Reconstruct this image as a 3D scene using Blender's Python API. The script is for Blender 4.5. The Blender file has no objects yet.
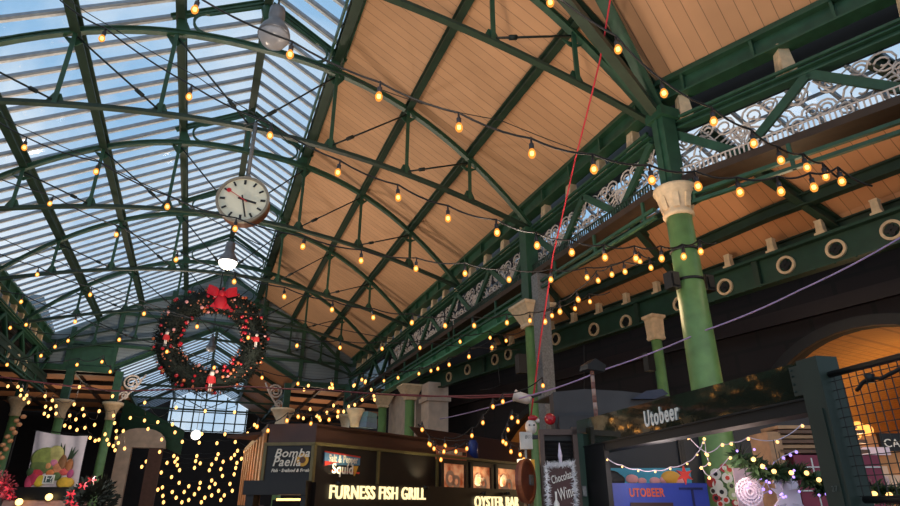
import bpy, math, random
from mathutils import Vector, Matrix
random.seed(7)
C = bpy.context.scene.collection
V = Vector
PI = math.pi
# ------------------------------------------------------------------ survey of the place
F_PX, CX, CY, HORIZON, EYE = 595.0, 450.0, 253.0, 505.0, 1.9
PITCH = math.atan((HORIZON - CY) / F_PX)
YAW = math.atan2(CX - 190.0, F_PX / math.cos(PITCH))
cp, sp, cyw, syw = math.cos(PITCH), math.sin(PITCH), math.cos(YAW), math.sin(YAW)
def ray(u, v):
    a = (u - CX) / F_PX; b = (CY - v) / F_PX
    fw = cp - b * sp
    return V((fw * syw + a * cyw, fw * cyw - a * syw, sp + b * cp))
def at(u, v, x=None, y=None, z=None, d=None):
    r = ray(u, v)
    if x is not None: t = x / r.x
    elif y is not None: t = y / r.y
    elif z is not None: t = (z - EYE) / r.z
    else: t = d / (r.x * syw + r.y * cyw)
    return V((r.x * t, r.y * t, EYE + r.z * t))
def at_plane(u, v, o, n):
    r = ray(u, v); e = V((0, 0, EYE)); t = (V(o) - e).dot(V(n)) / r.dot(V(n))
    return e + r * t
# ------------------------------------------------------------------ mesh builder
class MB:
    def __init__(s): s.v = []; s.f = []; s.m = []; s.sm = []; s.mi = 0; s.smooth = False
    def add(s, vs, fs, smooth=None):
        k = len(s.v); s.v += [tuple(p) for p in vs]
        for f in fs:
            s.f.append([k + i for i in f]); s.m.append(s.mi); s.sm.append(s.smooth if smooth is None else smooth)
        return s
    def box(s, x0, x1, y0, y1, z0, z1):
        return s.add([(x0,y0,z0),(x1,y0,z0),(x1,y1,z0),(x0,y1,z0),(x0,y0,z1),(x1,y0,z1),(x1,y1,z1),(x0,y1,z1)],
              [(0,3,2,1),(4,5,6,7),(0,1,5,4),(1,2,6,5),(2,3,7,6),(3,0,4,7)])
    def bar(s, p, q, w, h, side=None):
        p = V(p); q = V(q); t = (q - p).normalized()
        if side is None:
            side = t.cross(V((0, 0, 1)))
            if side.length < 1e-4: side = V((1, 0, 0))
        side = V(side); side = (side - t * side.dot(t)).normalized(); n = side.cross(t)
        a = side * w / 2; b = n * h / 2
        vs = [p-a-b, p+a-b, p+a+b, p-a+b, q-a-b, q+a-b, q+a+b, q-a+b]
        return s.add(vs, [(0,3,2,1),(4,5,6,7),(0,1,5,4),(1,2,6,5),(2,3,7,6),(3,0,4,7)])
    def ibeam(s, p, q, w, h, t=.03, side=None):
        p = V(p); q = V(q); d = (q - p).normalized()
        if side is None: side = d.cross(V((0, 0, 1)))
        side = V(side).normalized(); n = side.cross(d).normalized()
        if n.z < 0: n = -n
        s.bar(p, q, t, h - 2 * t, side)
        s.bar(p + n * (h - t) / 2, q + n * (h - t) / 2, w, t, side)
        return s.bar(p - n * (h - t) / 2, q - n * (h - t) / 2, w, t, side)
    def sweep(s, pts, side, w, h, closed=False):
        pts = [V(p) for p in pts]; side = V(side).normalized(); n = len(pts); vs = []
        for i, p in enumerate(pts):
            if closed: t = pts[(i + 1) % n] - pts[i - 1]
            else: t = pts[min(i + 1, n - 1)] - pts[max(i - 1, 0)]
            t.normalize(); nn = side.cross(t).normalized()
            a = side * w / 2; b = nn * h / 2
            vs += [p-a-b, p+a-b, p+a+b, p-a+b]
        fs = []
        for i in range(n if closed else n - 1):
            a = 4 * i; b = 4 * ((i + 1) % n)
            for k in range(4): fs.append((a + k, a + (k + 1) % 4, b + (k + 1) % 4, b + k))
        if not closed: fs += [(3, 2, 1, 0), (4*n-4, 4*n-3, 4*n-2, 4*n-1)]
        return s.add(vs, fs)
    def tube(s, pts, r, n=6, closed=False, smooth=True):
        pts = [V(p) for p in pts]; N = len(pts); vs = []; rs = r if isinstance(r, (list, tuple)) else [r] * N
        ref = V((0, 0, 1))
        for i, p in enumerate(pts):
            if closed: t = pts[(i + 1) % N] - pts[i - 1]
            else: t = pts[min(i + 1, N - 1)] - pts[max(i - 1, 0)]
            t.normalize(); a = t.cross(ref)
            if a.length < .05: a = t.cross(V((0, 1, 0)))
            a.normalize(); b = a.cross(t)
            vs += [p + (a * math.cos(2*PI*k/n) + b * math.sin(2*PI*k/n)) * rs[i] for k in range(n)]
        fs = []
        for i in range(N if closed else N - 1):
            a = n * i; b = n * ((i + 1) % N)
            for k in range(n): fs.append((a + k, a + (k + 1) % n, b + (k + 1) % n, b + k))
        s.add(vs, fs, smooth)
        if not closed:
            k = len(s.v) - n * N
            s.f += [list(range(k, k + n))[::-1], list(range(k + n*(N-1), k + n*N))]; s.m += [s.mi]*2; s.sm += [False]*2
        return s
    def lathe(s, prof, n=16, c=(0, 0, 0), smooth=True, sq=False, rot=0):
        c = V(c); vs = []; k = math.sqrt(2) if sq else 1
        if sq: n = 4; rot = PI / 4; smooth = False
        for r, z in prof:
            vs += [c + V((k*r*math.cos(2*PI*i/n + rot), k*r*math.sin(2*PI*i/n + rot), z)) for i in range(n)]
        fs = []
        for j in range(len(prof) - 1):
            for i in range(n): fs.append((j*n+i, j*n+(i+1)%n, (j+1)*n+(i+1)%n, (j+1)*n+i))
        s.add(vs, fs, smooth)
        K = len(s.v) - n * len(prof)
        if prof[0][0] > 1e-4: s.f.append(list(range(K, K+n))[::-1]); s.m.append(s.mi); s.sm.append(False)
        if prof[-1][0] > 1e-4: s.f.append(list(range(K+n*(len(prof)-1), K+n*len(prof)))); s.m.append(s.mi); s.sm.append(False)
        return s
    def ball(s, c, r, n=8, m=6, sx=1, sy=1, sz=1):
        c = V(c); vs = [c + V((0, 0, -r*sz))]
        for j in range(1, m):
            a = -PI/2 + PI*j/m
            vs += [c + V((r*sx*math.cos(a)*math.cos(2*PI*i/n), r*sy*math.cos(a)*math.sin(2*PI*i/n), r*sz*math.sin(a))) for i in range(n)]
        vs.append(c + V((0, 0, r*sz))); fs = []
        for i in range(n): fs.append((0, 1+(i+1)%n, 1+i))
        for j in range(m-2):
            for i in range(n): fs.append((1+j*n+i, 1+j*n+(i+1)%n, 1+(j+1)*n+(i+1)%n, 1+(j+1)*n+i))
        L = len(vs)-1; b = 1+(m-2)*n
        for i in range(n): fs.append((b+i, b+(i+1)%n, L))
        return s.add(vs, fs, True)
    def prism(s, pts, ex):
        pts = [V(p) for p in pts]; ex = V(ex); n = len(pts)
        return s.add(pts + [p + ex for p in pts], [list(range(n)), list(range(2*n-1, n-1, -1))] + [(i, i+n, (i+1)%n+n, (i+1)%n) for i in range(n)])
    def quad(s, a, b, c, d): return s.add([a, b, c, d], [(0, 1, 2, 3)])
    def slab(s, a, b, c, d, t):
        n = (V(b)-V(a)).cross(V(d)-V(a)).normalized() * t
        return s.prism([a, b, c, d], n)
    def ring(s, c, u, w, ro, ri, t, n=24):
        """flat annulus of outer/inner radius in the plane of unit vectors u,w, thickness t"""
        c = V(c); u = V(u); w = V(w); nn = u.cross(w).normalized() * t / 2; vs = []
        for i in range(n):
            d = u*math.cos(2*PI*i/n) + w*math.sin(2*PI*i/n)
            vs += [c+d*ro-nn, c+d*ro+nn, c+d*ri+nn, c+d*ri-nn]
        fs = []
        for i in range(n):
            a = 4*i; b = 4*((i+1) % n)
            for k in range(4): fs.append((a+k, b+k, b+(k+1)%4, a+(k+1)%4))
        return s.add(vs, fs)
    def disc(s, c, u, w, r, t, n=24):
        c = V(c); u = V(u); w = V(w); nn = u.cross(w).normalized()
        return s.prism([c + u*r*math.cos(2*PI*i/n) + w*r*math.sin(2*PI*i/n) - nn*t/2 for i in range(n)], nn*t)
    def mesh(s, name, mats):
        me = bpy.data.meshes.new(name); me.from_pydata(s.v, [], s.f)
        for m in (mats if isinstance(mats, (list, tuple)) else [mats]): me.materials.append(m)
        me.polygons.foreach_set('material_index', s.m); me.polygons.foreach_set('use_smooth', s.sm); me.update()
        return me
    def build(s, name, mats, parent=None, label=None):
        o = bpy.data.objects.new(name, s.mesh(name, mats)); C.objects.link(o)
        if parent: o.parent = parent
        if label: o['label'] = label
        return o
def tag(o, label, cat, group=None, kind=None):
    if label: o['label'] = label
    if cat: o['category'] = cat
    if group: o['group'] = group
    o['kind'] = kind or 'thing'
    return o
def thing(name, label, cat, loc=(0,0,0), rz=0, group=None):
    o = bpy.data.objects.new(name, None); C.objects.link(o); o.location = loc; o.rotation_euler = (0, 0, rz); o.empty_display_size = .1
    return tag(o, label, cat, group)
def struct(o): o['kind'] = 'structure'; return o
def inst(src, parent, loc=(0,0,0), name=None, rot=(0,0,0), sc=1):
    o = bpy.data.objects.new(name or src.name.split('.')[0], src if isinstance(src, bpy.types.Mesh) else src.data); C.objects.link(o); o.parent = parent
    o.location = loc; o.rotation_euler = rot; o.scale = (sc, sc, sc); return o
def dup(root, label=None, group=None):
    r = root.copy(); C.objects.link(r)
    if label: r['label'] = label
    if group: r['group'] = group
    for ch in list(root.children):
        c = ch.copy(); C.objects.link(c); c.parent = r
        for g in ch.children:
            d = g.copy(); C.objects.link(d); d.parent = c
    return r
def text(body, mat_, parent, loc, size, name='lettering', rz=0, ext=.01, align='LEFT', shear=0, bold=0, sx=1, tilt=0, gap=1.08):
    cu = bpy.data.curves.new(name, 'FONT'); cu.body = body; cu.size = size; cu.extrude = ext; cu.align_x = align; cu.shear = shear; cu.offset = bold; cu.space_character = gap
    tmp = bpy.data.objects.new('tmp_text', cu); C.objects.link(tmp); dg = bpy.context.evaluated_depsgraph_get()
    me = bpy.data.meshes.new_from_object(tmp.evaluated_get(dg)); bpy.data.objects.remove(tmp); me.materials.clear(); me.materials.append(mat_)
    o = bpy.data.objects.new(name, me); C.objects.link(o); o.parent = parent
    o.location = loc; o.rotation_euler = (PI/2, tilt, rz); o.scale = (sx, 1, 1); return o
# ------------------------------------------------------------------ materials
def lin(*c):
    return tuple(((x/255)/12.92 if x/255 <= .04045 else ((x/255+.055)/1.055)**2.4) for x in c)
def mat(name, col, rough=.5, metal=0, var=.15, scale=6, bump=0, spec=.5, coat=0):
    m = bpy.data.materials.new(name); m.use_nodes = True; nt = m.node_tree; b = nt.nodes['Principled BSDF']
    b.inputs['Roughness'].default_value = rough; b.inputs['Metallic'].default_value = metal
    b.inputs['Specular IOR Level'].default_value = spec; b.inputs['Coat Weight'].default_value = coat
    tc = nt.nodes.new('ShaderNodeTexCoord'); n = nt.nodes.new('ShaderNodeTexNoise'); n.inputs['Scale'].default_value = scale; n.inputs['Detail'].default_value = 5
    nt.links.new(tc.outputs['Object'], n.inputs['Vector'])
    r = nt.nodes.new('ShaderNodeValToRGB'); r.color_ramp.elements[0].position = .3; r.color_ramp.elements[1].position = .7
    r.color_ramp.elements[0].color = (*[c*(1-var) for c in col], 1); r.color_ramp.elements[1].color = (*[min(1, c*(1+var)) for c in col], 1)
    nt.links.new(n.outputs['Fac'], r.inputs['Fac']); nt.links.new(r.outputs['Color'], b.inputs['Base Color'])
    if bump:
        bp = nt.nodes.new('ShaderNodeBump'); bp.inputs['Strength'].default_value = bump; bp.inputs['Distance'].default_value = .02
        nt.links.new(n.outputs['Fac'], bp.inputs['Height']); nt.links.new(bp.outputs['Normal'], b.inputs['Normal'])
    return m
def emit(name, col, strength):
    m = bpy.data.materials.new(name); m.use_nodes = True; nt = m.node_tree; b = nt.nodes['Principled BSDF']
    b.inputs['Base Color'].default_value = (*col, 1); b.inputs['Emission Color'].default_value = (*col, 1); b.inputs['Emission Strength'].default_value = strength
    b.inputs['Roughness'].default_value = .4
    return m
def math_node(nt, op, a, b=None):
    n = nt.nodes.new('ShaderNodeMath'); n.operation = op
    for i, x in enumerate((a, b)):
        if x is None: continue
        if isinstance(x, (int, float)): n.inputs[i].default_value = x
        else: nt.links.new(x, n.inputs[i])
    return n.outputs[0]
def boards(name, col, axis, pitch=.25, rough=.6, gap=.05, var=.08):
    """painted boards: a narrow open joint every `pitch` metres along `axis`, slight tone change from board to board"""
    m = bpy.data.materials.new(name); m.use_nodes = True; nt = m.node_tree; b = nt.nodes['Principled BSDF']
    b.inputs['Roughness'].default_value = rough; b.inputs['Specular IOR Level'].default_value = .3
    tc = nt.nodes.new('ShaderNodeTexCoord'); d = nt.nodes.new('ShaderNodeVectorMath'); d.operation = 'DOT_PRODUCT'
    d.inputs[1].default_value = axis; nt.links.new(tc.outputs['Object'], d.inputs[0])
    s = math_node(nt, 'DIVIDE', d.outputs['Value'], pitch); fr = math_node(nt, 'FRACT', s); fl = math_node(nt, 'FLOOR', s)
    joint = math_node(nt, 'LESS_THAN', fr, gap)
    wn = nt.nodes.new('ShaderNodeTexWhiteNoise'); wn.noise_dimensions = '1D'; nt.links.new(fl, wn.inputs['W'])
    nz = nt.nodes.new('ShaderNodeTexNoise'); nz.inputs['Scale'].default_value = 2.2; nz.inputs['Detail'].default_value = 6; nt.links.new(tc.outputs['Object'], nz.inputs['Vector'])
    mixv = math_node(nt, 'ADD', math_node(nt, 'MULTIPLY', wn.outputs['Value'], .5), math_node(nt, 'MULTIPLY', nz.outputs['Fac'], .8))
    r = nt.nodes.new('ShaderNodeValToRGB'); r.color_ramp.elements[0].position = .2; r.color_ramp.elements[1].position = 1
    r.color_ramp.elements[0].color = (*[c*(1-var) for c in col], 1); r.color_ramp.elements[1].color = (*[c*(1+var) for c in col], 1)
    nt.links.new(mixv, r.inputs['Fac'])
    mx = nt.nodes.new('ShaderNodeMix'); mx.data_type = 'RGBA'; nt.links.new(joint, mx.inputs['Factor']); nt.links.new(r.outputs['Color'], mx.inputs['A'])
    mx.inputs['B'].default_value = (*[c*.5 for c in col], 1); nt.links.new(mx.outputs['Result'], b.inputs['Base Color'])
    bp = nt.nodes.new('ShaderNodeBump'); bp.inputs['Strength'].default_value = .6; bp.inputs['Distance'].default_value = .02; bp.invert = True
    nt.links.new(joint, bp.inputs['Height']); nt.links.new(bp.outputs['Normal'], b.inputs['Normal'])
    return m
def glass(name, tint=(.93, .97, 1), gl=.05, rough=.05, milk=0.0):
    m = bpy.data.materials.new(name); m.use_nodes = True; nt = m.node_tree; nt.nodes.remove(nt.nodes['Principled BSDF'])
    out = nt.nodes['Material Output']; t = nt.nodes.new('ShaderNodeBsdfTransparent'); t.inputs[0].default_value = (*tint, 1)
    g = nt.nodes.new('ShaderNodeBsdfGlossy'); g.inputs['Roughness'].default_value = rough; g.inputs['Color'].default_value = (.8, .85, .9, 1)
    mx = nt.nodes.new('ShaderNodeMixShader'); mx.inputs[0].default_value = gl; nt.links.new(t.outputs[0], mx.inputs[1]); nt.links.new(g.outputs[0], mx.inputs[2])
    last = mx
    if milk:
        tr = nt.nodes.new('ShaderNodeBsdfTranslucent'); tr.inputs[0].default_value = (.85, .9, .95, 1)
        m2 = nt.nodes.new('ShaderNodeMixShader'); nz = nt.nodes.new('ShaderNodeTexNoise'); nz.inputs['Scale'].default_value = 1.3; tc = nt.nodes.new('ShaderNodeTexCoord')
        nt.links.new(tc.outputs['Object'], nz.inputs['Vector']); nt.links.new(math_node(nt, 'MULTIPLY', nz.outputs['Fac'], milk * 2), m2.inputs[0])
        nt.links.new(mx.outputs[0], m2.inputs[1]); nt.links.new(tr.outputs[0], m2.inputs[2]); last = m2
    nt.links.new(last.outputs[0], out.inputs['Surface'])
    return m
def bricks(name, c1, c2, mortar, scale=1.0, rough=.8):
    m = bpy.data.materials.new(name); m.use_nodes = True; nt = m.node_tree; b = nt.nodes['Principled BSDF']; b.inputs['Roughness'].default_value = rough
    tc = nt.nodes.new('ShaderNodeTexCoord'); sx = nt.nodes.new('ShaderNodeSeparateXYZ'); nt.links.new(tc.outputs['Object'], sx.inputs[0])
    cb = nt.nodes.new('ShaderNodeCombineXYZ'); nt.links.new(math_node(nt, 'ADD', sx.outputs['X'], sx.outputs['Y']), cb.inputs['X']); nt.links.new(sx.outputs['Z'], cb.inputs['Y'])
    t = nt.nodes.new('ShaderNodeTexBrick'); t.inputs['Scale'].default_value = 4 * scale; t.inputs['Color1'].default_value = (*c1, 1); t.inputs['Color2'].default_value = (*c2, 1); t.inputs['Mortar'].default_value = (*mortar, 1)
    nt.links.new(cb.outputs[0], t.inputs['Vector']); nt.links.new(t.outputs['Color'], b.inputs['Base Color'])
    return m
GREEN = mat('green_iron', lin(44, 80, 58), .42, 0, .22, 5, .05)
DKGREEN = mat('dark_green_iron', lin(38, 58, 44), .5, 0, .25, 4, .05)
COLGREEN = mat('column_green_paint', lin(112, 150, 90), .4, 0, .18, 4, .05)
CREAM = mat('cream_stone_paint', lin(225, 196, 158), .55, 0, .14, 9, .1)
SCROLL = mat('cream_iron_scroll', lin(214, 200, 190), .5, 0, .2, 14)
FASCIA = mat('brown_fascia', lin(64, 47, 33), .6, 0, .2, 5)
ROD = mat('dark_iron_rod', lin(40, 48, 44), .45, .2, .15)
BARS = mat('weathered_glazing_bar', lin(134, 146, 160), .6, 0, .15, 9)
CAPBAR = mat('pale_lead_cap', lin(232, 236, 240), .5, 0, .1, 9)
CABLE = mat('black_cable', lin(22, 20, 20), .5, 0, .1)
HOLDER = mat('black_lampholder', lin(45, 40, 42), .4, 0, .1)
TIMBER = boards('painted_boards', lin(208, 161, 122), (0, 1, 0), .25)
GALV = mat('galvanised_steel', lin(128, 128, 128), .55, .2, .3, 30, .1)
BLACKMET = mat('black_metal', lin(24, 23, 24), .45, .1, .2)
DARKWALL = bricks('dark_plated_wall', lin(30, 19, 20), lin(26, 17, 18), lin(16, 11, 12), .12)
GLASS = glass('roof_glass', milk=.0)
SKY, EXPO = 1.05, 0.0
HALL = ((0,3,4.5,900),(-3,12,4.5,640),(1,20,4.8,640),(-2,29.5,4.8,900),(4,7,4.2,450))
# ================================================================== the nave roof
RZ, SL, HW = 13.9, .58, 7.4
Y0, Y1 = -3.0, 33.6
roof = lambda x: RZ - SL * abs(x)
arch = lambda x: 12.3 - .0361 * abs(x) ** 2.3
tie = lambda x: 9.97 - .0319 * abs(x) ** 1.86
HIPB = V((-.965, -.185, 0)).normalized()               # plan direction of the hip from the big column
RD = V((.40, -.917, 0)).normalized()                   # plan direction of the wall in front of the big column
RN = V((-RD.y * -1, RD.x * -1, 0)) if False else V((RD.y, -RD.x, 0))   # inward normal
if RN.x > 0: RN = -RN
K = V((7.4, 7.5, 0))                                    # the bend
def P3(p, z): return V((p[0], p[1], z))
# ---- boarded ceiling: right slope, lower two thirds
b = MB(); xa = 1.95
hy = lambda x: 7.5 - (7.4 - x) * .185 / .965
pl = [(xa, hy(xa)), (7.45, 7.5), (7.45, Y1 + .2), (xa, Y1 + .2)]
b.prism([V((x, y, roof(x) + .12)) for x, y in pl], (0, 0, .05))
struct(b.build('ceiling', TIMBER))
TIMBER_R = boards('painted_boards_bend', lin(212, 161, 120), tuple(RD), .25)
b = MB(); rr = lambda s: 9.608 + SL * s
e1 = K + RD * 9
b.prism([P3(K, rr(0) + .12), P3(K + HIPB * 7.4, rr(7.4*.982) + .12), P3(e1 + RN * 7.3, rr(7.3) + .12), P3(e1, rr(0) + .12)], (0, 0, .05))
struct(b.build('ceiling', TIMBER_R))
# ---- roof glass
def roof_window(name, x0, x1, y0, y1, zf, step=.62):
    b = MB(); b.slab((x0, y0, zf(x0) + .16), (x1, y0, zf(x1) + .16), (x1, y1, zf(x1) + .16), (x0, y1, zf(x0) + .16), .012)
    w = struct(b.build(name, GLASS)); f = MB(); c = MB(); y = y0 + .2
    while y < y1:
        f.bar((x0, y, zf(x0) + .10), (x1, y, zf(x1) + .10), .075, .07, (0, 1, 0))
        c.bar((x0, y + .1, zf(x0) + .11), (x1, y + .1, zf(x1) + .11), .075, .05, (0, 1, 0)); y += step
    f.build('glazing_bars', BARS, w); c.build('lead_strips', CAPBAR, w)
    return w
roof_window('window_1', -7.5, -.06, Y0, Y1 + .2, roof)
roof_window('window_2', .06, 1.95, 4.0, Y1 + .2, roof)
# ---- purlins and ridge
def purlin(label, x, w, h, y0=Y0, dz=0, m=DKGREEN):
    b = MB(); b.ibeam((0, 0, 0), (0, Y1 - y0, 0), w, h, .035)
    o = b.build('roof_purlin', m); o.location = (x, y0, roof(x) - h / 2 + (.1 if x < 2 else .05) + dz); tag(o, label, 'beam'); return o
purlin('dark green ridge beam at the top of the nave roof above the clock', 0, .22, .34, 3)
purlin('dark green purlin in the glass just left of the ridge beam', -1.9, .2, .3)
purlin('second purlin left of the ridge, crossing open roof glass', -3.85, .2, .3)
purlin('third purlin left of the ridge, crossing the lower roof glass', -5.6, .2, .3, 8)
o = purlin('thick green purlin along the edge between roof glass and boards', 1.9, .24, .36, 5)
b = MB(); b.bar((-.21, 0, 0), (-.21, 28, 0), .05, .2); b.bar((.18, 0, .05), (.18, 28, .05), .04, .16); b.build('gutter_strip', GREEN, o)
purlin('upper green purlin across the boarded ceiling', 3.85, .17, .22, hy(3.85))
purlin('lower green purlin across the boarded ceiling', 5.6, .17, .22, hy(5.6))
# ---- arched trusses
def truss(label, Y):
    t = thing('roof_truss', label, 'roof truss', (0, Y, 0), 0, None)
    S = V((0, 1, 0)); xs = [-7.4 + 14.8 * i / 40 for i in range(41)]
    b = MB(); A = [V((x, 0, arch(x))) for x in xs]
    b.sweep(A, S, .14, .035); b.sweep([p + V((0, 0, .065)) for p in A], S, .045, .11); b.sweep([p + V((0, 0, .125)) for p in A], S, .1, .03)
    b.build('arch_rib', GREEN, t)
    b = MB(); T = [V((x, 0, tie(x))) for x in xs]
    b.sweep(T, S, .13, .035); b.sweep([p + V((0, 0, .055)) for p in T], S, .045, .09); b.build('tie_bar', DKGREEN, t)
    for s in (-1, 1):
        b = MB(); b.ibeam((s * .1, 0, RZ - .06), (s * 2.1, 0, roof(2.1) - .06), .1, .13, .025, (0, 1, 0)); b.build('rafter', GREEN, t)
        for i, x in enumerate((1.9, 3.85, 5.6)):
            b = MB(); b.bar((s * x, -.03, tie(x)), (s * x, -.03, arch(x)), .09, .03, (1, 0, 0)); b.bar((s * x, 0, tie(x)), (s * x, 0, arch(x)), .03, .09, (1, 0, 0))
            b.prism([(s*x-.17, .03, tie(x)+.1), (s*x+.17, .03, tie(x)+.1), (s*x+.07, .03, tie(x)+.32), (s*x-.07, .03, tie(x)+.32)], (0, .03, 0))
            b.prism([(s*x-.22, .03, arch(x+.22)-.02), (s*x+.22, .03, arch(x+.22)-.02), (s*x+.06, .03, arch(x)-.3), (s*x-.06, .03, arch(x)-.3)], (0, .03, 0))
            b.build('strut', GREEN, t)
            xi = (0, 1.9, 3.85)[i]; b = MB(); p = V((s * x, 0, arch(x) - .06)); q = V((s * xi, 0, tie(xi) + .1))
            b.tube([p, q], .022, 6); m = p.lerp(q, .72); b.tube([m, p.lerp(q, .8)], .05, 8); b.build('tie_rod', ROD, t)
    # ridge casting: one long loop with round ends under the apex, and its post
    for s in (-1, 1):
        b = MB(); pts = []
        xe = 1.3; zc = (roof(xe) - .17 + arch(xe) + .13) / 2; R = (roof(xe) - .17 - arch(xe) - .13) / 2
        for i in range(9): x = .06 + (xe - .06) * i / 8; pts.append(V((s * x, 0, roof(x) - .17)))
        for i in range(1, 10): a = PI / 2 - PI * i / 10; pts.append(V((s * (xe + R * math.cos(a) * 1.0), 0, zc + R * math.sin(a))))
        for i in range(9): x = xe - (xe - .06) * i / 8; pts.append(V((s * x, 0, arch(x) + .13)))
        b.sweep(pts, S, .07, .055)
        b.prism([(s*1.62, -.03, roof(1.62)-.14), (s*1.95, -.03, roof(1.95)-.05), (s*1.95, -.03, arch(1.95)+.1), (s*1.62, -.03, arch(1.62)+.12), (s*1.8, -.03, zc)], (0, .06, 0))
        b.build('ridge_loop', GREEN, t)
    b = MB(); b.box(-.06, .06, -.06, .06, arch(0), RZ - .1); b.lathe([(.0, -.35), (.1, -.25), (.16, 0), (.16, .05)], 8, (0, 0, RZ - .3)); b.build('ridge_post', GREEN, t)
    return t
TR = truss('green iron arched roof truss overhead, meeting the top of the big round column', 7.5)
for Y, l in ((12.55, 'green iron arched roof truss from which the round clock hangs'),
             (17.55, 'green iron arched roof truss behind the clock, carrying the lit dome lamp'),
             (22.8, 'green iron arched roof truss from which the wreath hangs'),
             (28.1, 'green iron arched roof truss behind the wreath, in front of the end wall'),
             (33.45, 'green iron arched roof truss set against the boarded end wall')):
    t = dup(TR, l); t.location = (0, Y, 0)
# ---- the bend: hip rafter and the first rib of the next roof
t = thing('hip_truss', 'dark green hip rafter rising from the big round column to the roof', 'roof truss', K)
b = MB(); b.ibeam(P3((0, 0), 9.55), P3(HIPB * 7.4, 9.55 + SL * 7.3), .22, .3, .035); b.build('rafter', DKGREEN, t)
b = MB(); b.sweep([P3(HIPB * s, arch(7.4 - s) - .02) for s in [i * .35 for i in range(20)]], HIPB.cross(V((0, 0, 1))), .22, .05)
b.sweep([P3(HIPB * s, arch(7.4 - s) + .1) for s in [i * .35 for i in range(20)]], HIPB.cross(V((0, 0, 1))), .05, .22); b.build('arch_rib', GREEN, t)
t = thing('side_rib', 'green arched rib beside the hip rafter, under the nearest boards', 'roof truss', K + RD * .12)
sd = RN.cross(V((0, 0, 1)))
b = MB(); q = [P3(RN * s, arch(7.4 - s)) for s in [i * .35 for i in range(20)]]; b.sweep(q, sd, .24, .05); b.sweep([p + V((0, 0, .13)) for p in q], sd, .06, .24); b.build('arch_rib', GREEN, t)
b = MB(); q = [P3(RN * s, tie(7.4 - s)) for s in [i * .35 for i in range(20)]]; b.sweep(q, sd, .17, .14); b.build('tie_bar', DKGREEN, t)
# ================================================================== right side: eave beams, wall trusses
def eave(name, label, p, q, inward, m=GREEN):
    p = V(p); q = V(q); d = (q - p).normalized(); t = thing(name, label, 'beam', p); L = (q - p).length; i = V(inward)
    b = MB(); b.ibeam(P3(i * .0, 9.38), P3(d * L, 9.38), .3, .44, .04); b.bar(P3(i * .02, 9.66), P3(d * L + i * .02, 9.66), .14, .12, i); b.build('beam', m, t)
    for k in range(int(L / 1.28)):
        b = MB(); c = d * (.55 + 1.28 * k) ; b.bar(P3(c + i * .03, 9.2), P3(c + i * .03, 9.56), .05, .2, d); b.build('stiffener', m, t)
    return t
eave('eave_beam', 'dark green eave beam below the lower edge of the boarded ceiling', (7.5, 7.5, 0), (7.5, Y1, 0), (-1, 0, 0))
eave('eave_beam', 'dark green eave beam nearest the camera, sloping to the top right corner', K + V((.08, -.04, 0)), K + RD * 9, RN)
eave('eave_beam', 'dark eave beam along the low left edge of the roof glass', (-7.5, 12, 0), (-7.5, Y1, 0), (1, 0, 0))
def spiral(b, c, u, w, r0, turns, flip=1, r=.019, n=20, tail=None):
    pts = []
    for i in range(n + 1):
        a = 2 * PI * turns * i / n; rad = r0 * (1 - .82 * i / n)
        pts.append(c + u * rad * math.cos(a) * flip + w * rad * math.sin(a))
    if tail is not None: pts = [tail] + pts
    b.tube(pts, r, 5)
ZB, ZT = 7.3, 8.5
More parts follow.
